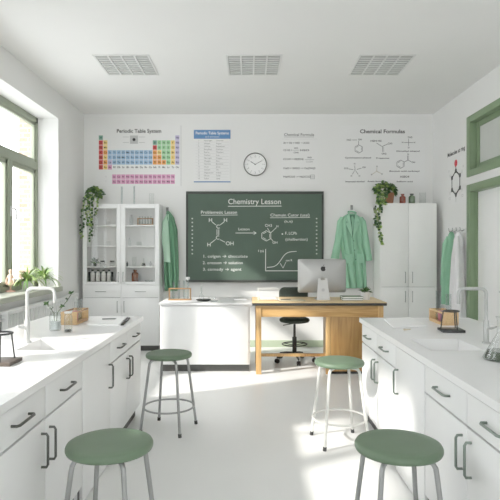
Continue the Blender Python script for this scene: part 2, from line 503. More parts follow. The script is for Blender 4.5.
# ------------------------------------------------------------------ lab counters
def bar_handle(mb, p, axis, L, out, m, r=.0065):
    """bow handle: p centre on the face, out = outward unit vector"""
    p = Vector(p); o = Vector(out); a = Vector(axis) * L / 2; k = Vector(axis) * .012
    mb.tube([p - a, p - a + o * .024, p - a + o * .031 + k, p + a + o * .031 - k, p + a + o * .024, p + a], r, m, 8)


def pair_cabinet(label, side, ya, yb, hm):
    """two drawers over two doors; face toward the aisle at local x=0, body runs to +x"""
    t = thing('base_cabinet', label, 'cabinet', (side * FACE[side], (ya + yb) / 2, 0), 0, 'white base cabinets under the long worktops')
    L = yb - ya; hw = L / 2; D = .84; s = side
    def bx(mb, x0, x1, *r, **k): mb.box(min(s * x0, s * x1), max(s * x0, s * x1), *r, **k)
    mb = MB(); w = M['white']
    for q in (-hw + .0005, hw - .0195): bx(mb, .0215, .03, q, q + .019, .11, .858, M['gap'])
    bx(mb, .03, D, -hw + .001, -hw + .019, .11, .858, w); bx(mb, .03, D, hw - .019, hw - .001, .11, .858, w)
    bx(mb, .022, D, -hw + .019, hw - .019, .11, .128, w); bx(mb, D - .018, D, -hw + .019, hw - .019, .128, .858, w)
    bx(mb, .022, .10, -hw + .019, hw - .019, .835, .858, M['gap']); bx(mb, .022, .06, -.012, .012, .128, .835, M['gap']); bx(mb, .022, .06, -hw + .019, hw - .019, .68, .70, M['gap'])
    mb.build('carcass', t)
    mb = MB(); bx(mb, .05, D - .05, -hw + .002, hw - .002, 0, .11, M['toe']); mb.build('toe_kick', t)
    for k in (-1, 1):
        y0, y1 = (-hw + .003, -.003) if k < 0 else (.003, hw - .003)
        mb = MB(); bx(mb, 0, .021, y0, y1, .698, .848, w, bev=.003); dr = mb.build('drawer', t)
        mb = MB(); bar_handle(mb, (0, (y0 + y1) / 2, .775), (0, 1, 0), .17, (-s, 0, 0), hm); mb.build('handle', dr)
        mb = MB(); bx(mb, 0, .021, y0, y1, .115, .687, w, bev=.003); dr = mb.build('door', t)
        mb = MB(); bar_handle(mb, (0, k * .05, .556), (0, 0, 1), .157, (-s, 0, 0), hm); mb.build('handle', dr)
    return t


def panel_cabinet(label, side, ya, yb, hm):
    t = thing('sink_cabinet', label, 'cabinet', (side * FACE[side], (ya + yb) / 2, 0), 0, 'white base cabinets under the long worktops')
    L = yb - ya; hw = L / 2; D = .84; s = side
    def bx(mb, x0, x1, *r, **k): mb.box(min(s * x0, s * x1), max(s * x0, s * x1), *r, **k)
    w = M['white']; mb = MB()
    for q in (-hw + .0005, hw - .0195): bx(mb, .0215, .03, q, q + .019, 0, .858, M['gap'])
    bx(mb, .03, D, -hw + .001, -hw + .019, 0, .858, w); bx(mb, .03, D, hw - .019, hw - .001, 0, .858, w)
    bx(mb, .022, D, -hw + .019, hw - .019, .05, .068, w); bx(mb, D - .018, D, -hw + .019, hw - .019, .068, .858, w)
    mb.build('carcass', t)
    mb = MB(); bx(mb, 0, .021, -hw + .009, hw - .004, .012, .846, w, bev=.003); dr = mb.build('door', t)
    mb = MB(); bar_handle(mb, (0, hw - .06, .62), (0, 0, 1), .16, (-s, 0, 0), hm); mb.build('handle', dr)
    return t


FACE = {-1: .975, 1: 1.0}
lft = dict(ed=.955, bk=1.83, y=(1.30, 1.98, 3.11, 3.755, 4.795), sink=(1.08, 1.40, 3.17, 3.57), top=(1.30, 4.81), h=M['handle_d'])
rgt = dict(ed=.982, bk=1.95, y=(1.28, 1.85, 3.006, 3.60, 4.67), sink=(1.09, 1.41, 3.165, 3.56), top=(1.28, 4.70), h=M['handle_g'])
for s, q, nm in ((-1, lft, 'left'), (1, rgt, 'right')):
    y = q['y']
    panel_cabinet(f'white tall-door cabinet at the near end of the {nm} worktop', s, y[0], y[1], q['h'])
    pair_cabinet(f'white cabinet with two drawers and two doors nearest the viewer under the {nm} worktop', s, y[1], y[2], q['h'])
    panel_cabinet(f'white single tall-door cabinet under the sink of the {nm} worktop', s, y[2], y[3], q['h'])
    pair_cabinet(f'white cabinet with two drawers and two doors at the far end of the {nm} worktop', s, y[3], y[4], q['h'])
    a, b, c, e = q['sink']; mb = MB()
    def bx(x0, x1, *r, **k): mb.box(min(s * x0, s * x1), max(s * x0, s * x1), *r, **k)
    bx(q['ed'], a, *q['top'], .862, .90, M['top']); bx(b, q['bk'], *q['top'], .862, .90, M['top'])
    bx(a, b, q['top'][0], c, .862, .90, M['top']); bx(a, b, e, q['top'][1], .862, .90, M['top'])
    tag(mb.build('worktop', smooth=False), f'long white worktop with sink cut-out along the {nm} side of the room', 'worktop')
    t = thing('sink', f'white rectangular sink set into the {nm} worktop', 'sink', (s * (a + b) / 2, (c + e) / 2, .70))
    mb = MB(); hx, hy = (b - a) / 2 - .001, (e - c) / 2 - .001; k = M['sink']
    lo, hi = (hx - .02, hy - .02), (hx, hy)
    def quad(r0, z0, r1, z1):
        p = [(-1, -1), (1, -1), (1, 1), (-1, 1)]
        for i in range(4):
            A, B = p[i], p[(i + 1) % 4]
            mb.face([(A[0] * r0[0], A[1] * r0[1], z0), (B[0] * r0[0], B[1] * r0[1], z0), (B[0] * r1[0], B[1] * r1[1], z1), (A[0] * r1[0], A[1] * r1[1], z1)], k)
    quad((hx, hy), .198, (hx - .012, hy - .012), .03); quad((hx - .012, hy - .012), .03, (hx - .03, hy - .03), .012)
    p = hx - .03, hy - .03; mb.face([(-p[0], -p[1], .012), (p[0], -p[1], .012), (p[0], p[1], .012), (-p[0], p[1], .012)], k)
    mb.build('basin', t, recalc=True)
    mb = MB(); mb.lathe([(0, .015), (.02, .015), (.028, .018), (.03, .0125)], M['chrome']); mb.build('drain', t)

# faucets
def faucet(label, loc, dx, m):
    t = thing('faucet', label, 'faucet', loc)
    mb = MB(); mb.lathe([(0, 0), (.028, 0), (.026, .008), (.0175, .014), (.0175, .14), (.014, .15), (0, .15)], m); mb.build('base', t)
    mb = MB(); s = 1 if dx > 0 else -1; A = abs(dx); hgt = .352; r = .034; pts = [(0, 0, .14), (0, 0, .25)]
    pts += [(s * (r - r * math.cos(a)), 0, hgt - r + r * math.sin(a)) for a in [i * PI / 12 for i in range(0, 7)]]
    pts += [(s * (A - r + r * math.sin(a)), 0, hgt - r + r * math.cos(a)) for a in [i * PI / 12 for i in range(0, 7)]]
    pts += [(dx, 0, .29), (dx, 0, .255)]
    mb.tube(pts, .0112, m, 12); mb.build('spout', t)
    mb = MB(); mb.tube([(0, 0, .10), (-s * .02, -.03, .102), (-s * .03, -.075, .118)], [.012, .008, .006], m, 8); mb.build('lever', t)


M['tapw'] = mat('white_tap', (.54, .545, .53), .3)
faucet('white angular faucet over the left sink', (-1.432, 3.43, .90), .178, M['tapw'])
M['taps'] = mat('grey_tap', (.42, .43, .42), .3, metal=.25)
faucet('pale grey angular faucet over the right sink', (1.525, 3.40, .90), -.178, M['taps'])

# ------------------------------------------------------------------ stools
def make_stool(label, loc, rz, seat, steel):
    t = thing('lab_stool', label, 'stool', loc, rz, 'round green lab stools')
    mb = MB(); R = .193
    mb.lathe([(0, .600), (R - .02, .600), (R - .004, .605), (R, .614), (R, .624), (R - .005, .634), (R - .02, .6395), (R - .06, .641), (0, .639)], seat, seg=56)
    mb.build('seat', t, ang=.9)
    for i in range(4):
        a = i * PI / 2; c, s = math.cos(a), math.sin(a)
        pr = [(.105, .588), (.135, .588), (.156, .581), (.168, .563), (.173, .535), (.245, .02)]
        mb = MB(); mb.tube([(r * c, r * s, z) for r, z in pr], .0114, steel, 12); lg = mb.build('leg', t, ang=1.2)
        mb = MB(); mb.tube([(.2435 * c, .2435 * s, .03), (.2475 * c, .2475 * s, 0)], .0145, M['rubber'], 12); mb.build('foot_cap', lg)
    mb = MB(); mb.ring((0, 0, .19), .2085, .008, steel, 48, 8); mb.build('foot_ring', t)
    mb = MB(); mb.lathe([(0, .590), (.12, .590), (.12, .5995), (0, .5995)], M['black'], seg=24); mb.build('seat_plate', t)
    return t


make_stool('dark green round stool nearest the viewer beside the left counter', (-.625, 2.39, 0), math.radians(-56), M['green_seat'], M['steel'])
make_stool('dark green round stool nearest the viewer beside the right counter', (.672, 2.378, 0), math.radians(-39), M['green_seat'], M['steel'])
make_stool('dark green round stool with grey legs farther back by the left counter', (-.668, 4.45, 0), math.radians(-61), M['green_seat'], M['steel'])
make_stool('pale green round stool with sunlit pale legs in front of the desk', (.712, 4.155, 0), math.radians(-35.5), M['green_seat'], M['steel_lit'])

# ------------------------------------------------------------------ glass-front cabinet
def hbar(mb, p, axis, L, m, r=.005, out=.026):
    p = Vector(p); a = Vector(axis) * L / 2; o = Vector((0, -out, 0))
    mb.tube([p - a * .9, p - a * .9 + o, p - a + o, p + a + o, p + a * .9 + o, p + a * .9], r, m, 8)


cx0, cx1 = X(82.5, 7.85), X(159.3, 7.85); cw = cx1 - cx0
t = thing('display_cabinet', 'tall white cabinet with two glass doors in the back left corner', 'cabinet', ((cx0 + cx1) / 2, 7.85, 0))
h = cw / 2; w = M['white']; TOP = 2.185; DEP = .345
mb = MB()
mb.box(-h, -h + .02, .022, DEP, .08, TOP, w); mb.box(h - .02, h, .022, DEP, .08, TOP, w)
mb.box(-h + .02, h - .02, .022, DEP, TOP - .022, TOP, w); mb.box(-h + .02, h - .02, .022, DEP, .98, 1.02, w); mb.box(-h + .02, h - .02, .022, DEP, .08, .10, w)
mb.box(-h + .02, h - .02, DEP - .012, DEP, .10, TOP - .022, w); mb.box(-.013, .013, .022, .06, .10, TOP - .022, w)
mb.box(-h + .02, h - .02, .03, .05, .77, .80, M['gap'])
mb.build('carcass', t)
mb = MB(); mb.box(-h + .01, h - .01, .04, DEP - .01, 0, .08, M['toe']); mb.build('toe_kick', t)
for z in (1.255, 1.565, 1.875):
    mb = MB(); mb.box(-h + .021, h - .021, .035, DEP - .013, z - .018, z, w, .002); mb.build('shelf', t)
for k in (-1, 1):
    a, b = (-h + .002, -.002) if k < 0 else (.002, h - .002); st = .062
    mb = MB()
    mb.box(a, a + st, 0, .02, .985, TOP - .002, w, .003); mb.box(b - st, b, 0, .02, .985, TOP - .002, w, .003)
    mb.box(a + st, b - st, 0, .02, .985, 1.03, w, .003); mb.box(a + st, b - st, 0, .02, TOP - .068, TOP - .002, w, .003)
    dr = mb.build('glass_door', t)
    mb = MB(); mb.box(a + st - .005, b - st + .005, .009, .013, 1.025, TOP - .063, M['cabglass']); mb.build('pane', dr)
    mb = MB(); hbar(mb, (k * .035, 0, 1.10), (0, 0, 1), .15, M['handle_s']); mb.build('handle', dr)
    mb = MB(); mb.box(a, b, 0, .02, .795, .980, w, .003); dr = mb.build('drawer', t)
    mb = MB(); hbar(mb, ((a + b) / 2 + .01 * k, 0, .885), (1, 0, 0), .16, M['handle_s'], .0045); mb.build('handle', dr)
    mb = MB(); mb.box(a, b, 0, .02, .085, .790, w, .003); dr = mb.build('door', t)
    mb = MB(); hbar(mb, (k * .05, 0, .66), (0, 0, 1), .17, M['handle_s']); mb.build('handle', dr)

# things in and on the glass cabinet
def lathe_thing(name, label, cat, loc, parts, group=None, seg=18):
    t = thing(name, label, cat, loc, 0, group)
    for nm, prof, m in parts:
        mb = MB(); mb.lathe(prof, m, seg=seg); mb.build(nm, t, ang=.9)
    return t


def vial(label, u, zs, y, r, hh, body, cap, cat='bottle', name='reagent_bottle', group=None, lab=None):
    ps = [('body', [(0, 0), (r * .92, 0), (r, .006), (r, hh * .66), (r * .9, hh * .74), (r * .45, hh * .82), (r * .45, hh * .9), (0, hh * .9)], body),
          ('cap', [(0, hh * .88), (r * .58, hh * .88), (r * .58, hh), (0, hh)], cap)]
    if lab: ps.append(('paper_label', [(r * 1.015, hh * .15), (r * 1.02, hh * .16), (r * 1.02, hh * .55), (r * 1.015, hh * .56)], lab))
    return lathe_thing(name, label, cat, (X(u, y), y, zs), ps, group)


def jar(label, u, zs, y, r, hh, body, cap, group=None):
    return lathe_thing('storage_jar', label, 'jar', (X(u, y), y, zs),
        [('body', [(0, 0), (r * .95, 0), (r, .005), (r, hh * .72), (r * .86, hh * .8), (0, hh * .8)], body), ('lid', [(0, hh * .78), (r * .92, hh * .78), (r * .92, hh), (0, hh)], cap)], group)


def conical(label, loc, R, hh, gm, lm, lev, name='conical_flask'):
    t = thing(name, label, 'flask', loc)
    n = R * .28; s = hh * .62
    mb = MB(); mb.lathe([(0, .001), (R * .95, .001), (R, R * .1), (R * .98, R * .18), (n, s), (n, hh * .96), (n * 1.25, hh), (n * 1.05, hh + .002), (n * .95, hh)], gm, seg=32); mb.build('glass_body', t, ang=1)
    if lm:
        k = lev; rr = R * .92 + (n - R * .92) * max(0, (k * hh - R * .2)) / (s - R * .2)
        mb = MB(); mb.lathe([(0, R * .08), (R * .91, R * .09), (R * .91, R * .2), (rr, k * hh), (0, k * hh)], lm, seg=32); mb.build('liquid', t, ang=1)
    return t


def beaker(label, loc, r, hh, gm=None, lm=None, lev=.4, name='beaker'):
    gm = gm or M['clear']; t = thing(name, label, 'beaker', loc)
    mb = MB(); mb.lathe([(0, .001), (r * .93, .001), (r, .006), (r, hh * .96), (r * 1.07, hh), (r * .98, hh)], gm, seg=24); mb.build('glass_body', t, ang=1)
    if lm:
        mb = MB(); mb.lathe([(0, .008), (r * .9, .008), (r * .9, hh * lev), (0, hh * lev)], lm, seg=24); mb.build('liquid', t, ang=1)
    return t


ys = 7.98
for i, u in enumerate((92.6, 98.0, 103.6, 109.0)):
    pos = ('leftmost', 'second from left', 'third from left', 'rightmost')[i]
    vial(f'white reagent bottle with dark cap, {pos} of the four on the cabinet bottom', u, 1.0285, ys - .005, .032, .175, M['pot_w'], M['navy'], group='white bottles in the glass cabinet', lab=M['cream'])
t = thing('bottle_crate', 'dark green crate holding the four white bottles in the glass cabinet', 'crate', (X(100.8, ys), ys, 1.02))
mb = MB(); g_ = M['crate']; mb.box(-.175, .175, -.05, .055, 0, .008, g_, .001); mb.box(-.175, .175, .047, .055, .0081, .15, g_, .002)
for q in (-.175, .167): mb.box(q, q + .008, -.05, .0469, .0081, .15, g_, .002)
mb.build('crate_body', t)
vial('amber brown bottle on the cabinet bottom behind the right glass door', 135.2, 1.02, ys, .052, .185, M['brown_gl'], M['brown_gl'])
lathe_thing('petri_dish', 'clear stacked dish right of the amber bottle in the cabinet', 'dish', (X(149, ys), ys, 1.02), [('dish', [(0, .002), (.06, .002), (.064, .03), (.06, .03), (.057, .006), (0, .006)], M['clear'])])
jar('squat jar with black lid beside the small plant in the glass cabinet', 102.6, 1.255, ys, .036, .085, M['clear'], M['black'], 'black lidded jars')
jar('squat jar with black lid nearest the cabinet middle post', 112.2, 1.255, ys, .036, .085, M['clear'], M['black'], 'black lidded jars')
vial('tiny dark capped vial at the left of the lower right cabinet shelf', 127.2, 1.255, ys, .013, .07, M['navy'], M['black'], name='sample_vial', cat='vial')
beaker('tall clear beaker on the lower right cabinet shelf', (X(134.3, ys), ys, 1.255), .030, .14)
conical('small flask with black liquid on the lower right cabinet shelf', (X(143.6, ys), ys, 1.255), .034, .12, M['clear'], M['blackgl'], .40)
vial('small grey vial at the right end of the lower cabinet shelf', 150.6, 1.255, ys, .016, .07, M['greybox'], M['black'], name='sample_vial', cat='vial')
vial('clear bottle on the middle shelf behind the right glass door', 129.6, 1.565, ys, .024, .12, M['bluish'], M['greybox'])
vial('clear bottle on the top shelf beside the little test tube rack', 131.3, 1.875, ys, .026, .15, M['bluish'], M['greybox'])
beaker('short clear beaker on the middle cabinet shelf, right door', (X(139, ys), ys, 1.565), .035, .06)
beaker('clear beaker on the middle cabinet shelf, left door', (X(108, ys), ys, 1.565), .032, .07)
beaker('clear beaker on the top cabinet shelf, left door', (X(108, ys), ys, 1.875), .032, .07)

def tube_thing(label, loc, r, hh, gm, lm=None, lev=.5, stop=None, group=None):
    t = thing('test_tube', label, 'test tube', loc, 0, group)
    pr = [(0, 0)] + [(r * math.sin(a), r - r * math.cos(a)) for a in (.4, .8, 1.2, PI / 2)] + [(r, hh - .004), (r * 1.18, hh), (r * .9, hh), (r * .86, r), (0, r * .2)]
    mb = MB(); mb.lathe(pr, gm, seg=12); mb.build('glass_tube', t, ang=1)
    if lm:
        mb = MB(); mb.lathe([(0, r * .25), (r * .8, r), (r * .8, hh * lev), (0, hh * lev)], lm, seg=12); mb.build('liquid', t, ang=1)
    if stop:
        mb = MB(); mb.lathe([(0, hh - .012), (r * .85, hh - .012), (r * .85, hh), (r * 1.6, hh), (r * 1.7, hh + .03), (0, hh + .03)], stop, seg=12); mb.build('stopper', t, ang=.8)
    return t


def bench_rack(name, label, loc, L, Hh, D, m):
    t = thing(name, label, 'test tube rack', loc)
    mb = MB(); mb.box(-L / 2 - .012, L / 2 + .012, -D / 2, D / 2, 0, .016, m, .003); mb.build('base_board', t)
    for s in (-1, 1):
        mb = MB(); mb.box(s * L / 2 - .006, s * L / 2 + .006, -D / 2 + .008, D / 2 - .008, .016, Hh, m, .002); mb.build('upright', t)
    mb = MB(); mb.box(-L / 2 + .006, L / 2 - .006, -D / 2 + .008, -.020, Hh - .012, Hh, m, .002); mb.box(-L / 2 + .006, L / 2 - .006, .020, D / 2 - .008, Hh - .012, Hh, m, .002); mb.build('top_rail', t)
    return t


x0 = X(145.5, 8.0)
bench_rack('test_tube_rack', 'little wooden test tube rack on the top shelf of the glass cabinet', (x0, 7.98, 1.875), .22, .105, .07, M['brass'])
for i in range(5):
    tube_thing(f'clear test tube in the cabinet rack, number {i+1} from the left'.replace('number 1', 'first').replace('number 2', 'second').replace('number 3', 'third').replace('number 4', 'fourth').replace('number 5', 'fifth'), (x0 - .084 + i * .042, 7.98, 1.892), .011, .115, M['bluish'], group='test tubes in the cabinet rack')
# burettes and beaker on top of the cabinet
for u, hh, lab in ((121.8, .265, 'tall thin glass cylinder on top of the glass cabinet above its middle post'), (134.2, .275, 'tall thin glass cylinder on top of the glass cabinet right of the middle post')):
    t = thing('measuring_cylinder', lab, 'glass cylinder', (X(u, 8.0), 8.0, TOP), 0, 'glassware on top of the glass cabinet')
    mb = MB(); mb.lathe([(0, 0), (.03, 0), (.03, .006), (.012, .014), (0, .014)], M['bluish']); mb.build('foot', t)
    mb = MB(); mb.lathe([(0, .014), (.014, .014), (.014, hh), (.018, hh + .006), (.012, hh), (.011, .02), (0, .02)], M['bluish'], seg=14); mb.build('glass_tube', t)
beaker('clear tall beaker on top of the glass cabinet at its right', (X(151.5, 8.0), 8.0, TOP), .036, .17)

# ------------------------------------------------------------------ right locker
lx0, lx1 = X(380.4, 7.75), X(436.8, 7.75); lw = (lx1 - lx0) / 2; LT = 2.187
t = thing('storage_locker', 'tall pale grey four-door cupboard in the back right corner', 'cupboard', ((lx0 + lx1) / 2, 7.75, 0))
w = M['grey_lam']
mb = MB()
mb.box(-lw, -lw + .02, .022, .445, .06, LT, w); mb.box(lw - .02, lw, .022, .445, .06, LT, w); mb.box(-lw + .02, lw - .02, .022, .445, LT - .02, LT, w)
mb.box(-lw + .02, lw - .02, .43, .445, .06, LT - .02, w); mb.box(-lw + .02, lw - .02, .022, .43, .06, .08, w); mb.box(-lw + .02, lw - .02, .022, .43, .93, .985, M['gap']); mb.box(-.02, .02, .022, .05, .08, LT - .02, M['gap'])
mb.build('carcass', t)
mb = MB(); mb.box(-lw + .01, lw - .01, .04, .43, 0, .06, M['toe']); mb.build('toe_kick', t)
for k in (-1, 1):
    a, b = (-lw + .001, -.0025) if k < 0 else (.0025, lw - .001)
    for z0, z1, hz in ((.961, LT - .002, 1.10), (.062, .956, .82)):
        mb = MB(); mb.box(a, b, 0, .02, z0, z1, w, .003); dr = mb.build('door', t)
        mb = MB(); hbar(mb, (k * .052, 0, hz), (0, 0, 1), .165, M['handle_s']); mb.build('handle', dr)
vial('red amber bottle on top of the tall cupboard beside the ivy pot', 402.6, LT, 7.93, .046, .15, M['red_gl'], M['red_gl'])
vial('olive green jar bottle on top of the tall cupboard, middle of the glassware', 411.8, LT, 7.93, .048, .155, M['olive_gl'], M['navy'])
beaker('clear glass goblet beaker at the right end of the cupboard top', (X(422.5, 7.93), 7.93, LT), .045, .17)

# ------------------------------------------------------------------ plants
def leaf(mb, p, d, n, L, wd, m):
    p = Vector(p); d = Vector(d).normalized(); n = Vector(n); s = d.cross(n)
    if s.length < 1e-4: s = d.cross(Vector((.3, .2, .9)))
    s.normalize(); n = s.cross(d).normalized()
    k = mb.mi(m)
    pr = [(0, 0), (.12, .34), (.38, .5), (.7, .34), (1, 0)]
    mid = [mb._v(p + d * L * a - n * L * .18 * a * a) for a, _ in pr]
    lf = [mb._v(p + d * L * a + s * wd * b + n * (L * .08 - L * .18 * a * a)) for a, b in pr[1:-1]]
    rt = [mb._v(p + d * L * a - s * wd * b + n * (L * .08 - L * .18 * a * a)) for a, b in pr[1:-1]]
    for side in (lf, rt):
        for q in ((mid[0], side[0], mid[1]), (mid[1], side[0], side[1], mid[2]), (mid[2], side[1], side[2], mid[3]), (mid[3], side[2], mid[4])):
            f = mb.bm.faces.new(q); f.material_index = k


def ivy(name, label, pot_loc, pot_m, pot_r, pot_h, crown, vines, leafL=.06, off=0.0):
    t = thing(name, label, 'plant', pot_loc)
    mb = MB(); mb.lathe([(0, 0), (pot_r * .72, 0), (pot_r * .76, .005), (pot_r, pot_h), (pot_r * .9, pot_h), (pot_r * .86, pot_h * .85), (0, pot_h * .85)], pot_m, seg=24); mb.build('pot', t, ang=.8)
    mb = MB(); st = MB(); rx, ry, rz, cz, n = crown
    for i in range(n):
        a = RND.uniform(0, 2 * PI); e = RND.uniform(-.35, 1.0) * PI / 2; q = RND.uniform(.45, 1) ** .6
        p = Vector((off + rx * q * math.cos(a) * math.cos(e), ry * q * math.sin(a) * math.cos(e), cz + rz * q * math.sin(e)))
        d = Vector((p.x / rx + RND.uniform(-.7, .7), p.y / ry + RND.uniform(-.7, .3) - .3, RND.uniform(-.9, .5)))
        leaf(mb, p, d, (RND.uniform(-.5, .5), -.7, .7), leafL * RND.uniform(.7, 1.2), leafL * RND.uniform(.7, .95), RND.choice([M['leaf'], M['leafd'], M['leaf'], M['leafl']]))
    for path, dens in vines:
        pts = [Vector(q) for q in path]; fine = []
        for A, B in zip(pts, pts[1:]):
            for k in range(8):
                fine.append(A.lerp(B, k / 8) + Vector((RND.uniform(-.006, .006), RND.uniform(-.004, .004), 0)))
        fine.append(pts[-1])
        st.tube(fine, .0028, M['stem'], 5)
        for j, p in enumerate(fine):
            if j < 3: continue
            for _ in range(dens):
                if RND.random() < .78:
                    s = RND.choice([-1, 1])
                    d = Vector((s * RND.uniform(.3, 1), RND.uniform(-.7, -.1), RND.uniform(-1.1, .05)))
                    leaf(mb, p, d, (RND.uniform(-.4, .4), -1, .35), leafL * RND.uniform(.55, .95), leafL * RND.uniform(.55, .85), RND.choice([M['leaf'], M['leafd'], M['leafd'], M['leafl'], M['leafv']]))
    mb.build('foliage', t, ang=3, recalc=False); st.build('vines', t)
    return t


px = X(94, 7.97)
ivy('trailing_ivy', 'trailing ivy spilling down the front of the glass cabinet from its top left', (px, 7.99, TOP), M['pot_w'], .07, .10,
    (.125, .11, .11, .15, 140),
    [([(-.06, -.06, .16), (-.09, -.17, .08), (-.11, -.19, -.12), (-.115, -.185, -.33), (-.125, -.185, -.50)], 1),
     ([(-.08, -.06, .16), (-.11, -.17, .05), (-.135, -.19, -.2), (-.14, -.185, -.42)], 1),
     ([(0, -.06, .16), (.0, -.18, .08), (-.01, -.19, -.12), (.0, -.185, -.35), (-.005, -.185, -.55)], 1),
     ([(.03, -.06, .16), (.03, -.18, .07), (.035, -.19, -.10), (.02, -.185, -.36)], 1),
     ([(-.03, -.06, .15), (-.05, -.18, .05), (-.06, -.19, -.12), (-.06, -.185, -.30)], 1),
     ([(.06, -.05, .15), (.09, -.17, .05), (.085, -.19, -.08), (.07, -.185, -.16)], 1)], .052)
ivy('potted_ivy', 'ivy in a terracotta pot on the tall cupboard with one long strand hanging left', (X(388.5, 7.93), 7.93, LT), M['terra'], .088, .165,
    (.17, .13, .10, .215, 170),
    [([(-.06, -.08, .2), (-.15, -.16, .13), (-.19, -.20, .0), (-.195, -.20, -.2), (-.175, -.20, -.40), (-.165, -.20, -.60)], 2),
     ([(-.06, -.06, .2), (-.16, -.14, .16), (-.23, -.18, .02), (-.235, -.19, -.16), (-.23, -.19, -.34)], 2),
     ([(-.04, -.08, .2), (-.11, -.17, .14), (-.155, -.20, .03), (-.165, -.20, -.12)], 2),
     ([(-.02, -.08, .2), (-.07, -.17, .16), (-.11, -.19, .06), (-.12, -.2, -.03)], 1)], .06, -.05)


def spider_plant(label, loc, r, hgt, n, L, seed):
    rr = random.Random(seed); t = thing('spider_plant', label, 'plant', loc, 0, 'spider plants on the window sill')
    mb = MB(); mb.lathe([(0, 0), (r * .72, 0), (r * .78, .006), (r, hgt), (r * .9, hgt), (r * .86, hgt * .86), (0, hgt * .86)], M['pot_w'], seg=28); mb.build('pot', t, ang=.8)
    mb = MB(); mb.lathe([(0, hgt * .87), (r * .85, hgt * .87)], M['soil'], seg=20); mb.build('soil', t)
    mb = MB()
    for i in range(n):
        a = rr.uniform(0, 2 * PI); up = rr.uniform(.45, 1.35); l = L * rr.uniform(.55, 1.1); wd = rr.uniform(.009, .016)
        d = Vector((math.cos(a), math.sin(a), 0)); s = Vector((-math.sin(a), math.cos(a), 0)); K = 8; rows = []
        m = rr.choice([M['leafl'], M['leaf'], M['leafv'], M['leafl']]); k = mb.mi(m)
        for j in range(K + 1):
            q = j / K; ang = up * PI / 2 * .9 - q * 1.9
            if j == 0: p = Vector((d.x * .015, d.y * .015, hgt * .88))
            else: p = p + (d * math.cos(ang) + Vector((0, 0, math.sin(ang)))) * l / K
            ww = wd * (1 - q ** 3) * (.6 + .8 * q if q < .5 else 1)
            pp = p.copy()
            if pp.x + loc[0] < XL - .25: pp.x = XL - .25 - loc[0]
            if pp.z < .01: pp.z = .01
            rows.append((mb._v(pp + s * ww), mb._v(pp - s * ww * .98)))
        for A, B in zip(rows, rows[1:]):
            f = mb.bm.faces.new((A[0], A[1], B[1], B[0])); f.material_index = k
    mb.build('foliage', t, ang=3, recalc=False)
    return t


spider_plant('spider plant in a white pot on the sill, nearer the window handle', (X(27.5, 6.36), 6.36, 1.012), .074, .115, 95, .29, 3)
spider_plant('spider plant in a white pot at the far end of the window sill', (X(43.5, 6.80), 6.80, 1.012), .074, .115, 100, .285, 8)


def little_plant(name, label, loc, r, hgt, L, n, m1, m2, seed, pot=None):
    rr = random.Random(seed); t = thing(name, label, 'plant', loc)
    mb = MB(); mb.lathe([(0, 0), (r * .78, 0), (r * .82, .004), (r, hgt), (r * .88, hgt), (r * .85, hgt * .88), (0, hgt * .88)], pot or M['pot_w'], seg=24); mb.build('pot', t, ang=.8)
    mb = MB()
    for i in range(n):
        a = rr.uniform(0, 2 * PI); e = rr.uniform(.2, 1.4)
        d = Vector((math.cos(a) * math.cos(e), math.sin(a) * math.cos(e), math.sin(e)))
        leaf(mb, Vector((d.x * r * .2, d.y * r * .2, hgt * .88)), d, (-d.x * d.z, -d.y * d.z, .6), L * rr.uniform(.7, 1.1), L * .3, rr.choice([m1, m2]))
    mb.build('foliage', t, ang=3, recalc=False)
    return t


little_plant('small_plant', 'tiny spiky plant on the lower left shelf of the glass cabinet', (X(95, ys), ys, 1.255), .026, .045, .10, 34, M['leaf'], M['leafd'], 5, M['navy'])
little_plant('succulent', 'little succulent in a white pot on the right end of the desk', (X(365.3, 6.72), 6.70, .872), .062, .10, .085, 60, M['leaf'], M['leafd'], 9)

# peach figurine on the sill
fy = 6.18; t = thing('desk_figurine', 'small peach figurine on a round pink base on the window sill', 'figurine', (X(10.5, fy), fy, 1.012))
mb = MB(); mb.lathe([(0, 0), (.055, 0), (.055, .008), (.045, .016), (.012, .02), (.008, .06), (0, .06)], M['pinkpl']); mb.build('base', t)
mb = MB()
mb.lathe([(0, .05), (.014, .06), (.030, .085), (.034, .11), (.022, .145), (.031, .18), (.024, .198), (.009, .208), (.016, .224), (.019, .242), (.013, .26), (0, .266)], M['peach'], seg=16)
for s in (-1, 1): mb.tube([(s * .028, 0, .186), (s * .046, -.005, .15), (s * .044, -.02, .10), (s * .026, -.03, .085)], [.009, .009, .008, .006], M['peach'], 8)
mb.build('figure', t, ang=1.2)

# ------------------------------------------------------------------ radiator
t = thing('radiator', 'white column radiator on the wall under the window sill', 'radiator', (XL + .095, 6.50, 0))
mb = MB(); y = -1.18
while y < 1.0:
    mb.box(-.030, .035, y, y + .040, .16, .845, M['rad'], .006); y += .072
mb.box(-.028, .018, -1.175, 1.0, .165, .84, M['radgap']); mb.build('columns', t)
mb = MB(); mb.box(-.045, .045, -1.2, 1.05, .845, .885, M['rad'], .008); mb.box(-.03, .03, -1.2, 1.03, .12, .16, M['rad'], .008); mb.build('header', t)
mb = MB()
for yy in (-1.0, .95): mb.box(-.02, .02, yy, yy + .03, 0, .13, M['rad'], .003)
mb.build('foot', t)
mb = MB(); mb.tube([(0, -1.2, .80), (0, -1.27, .80)], .018, M['chrome'], 10); mb.build('valve', t)

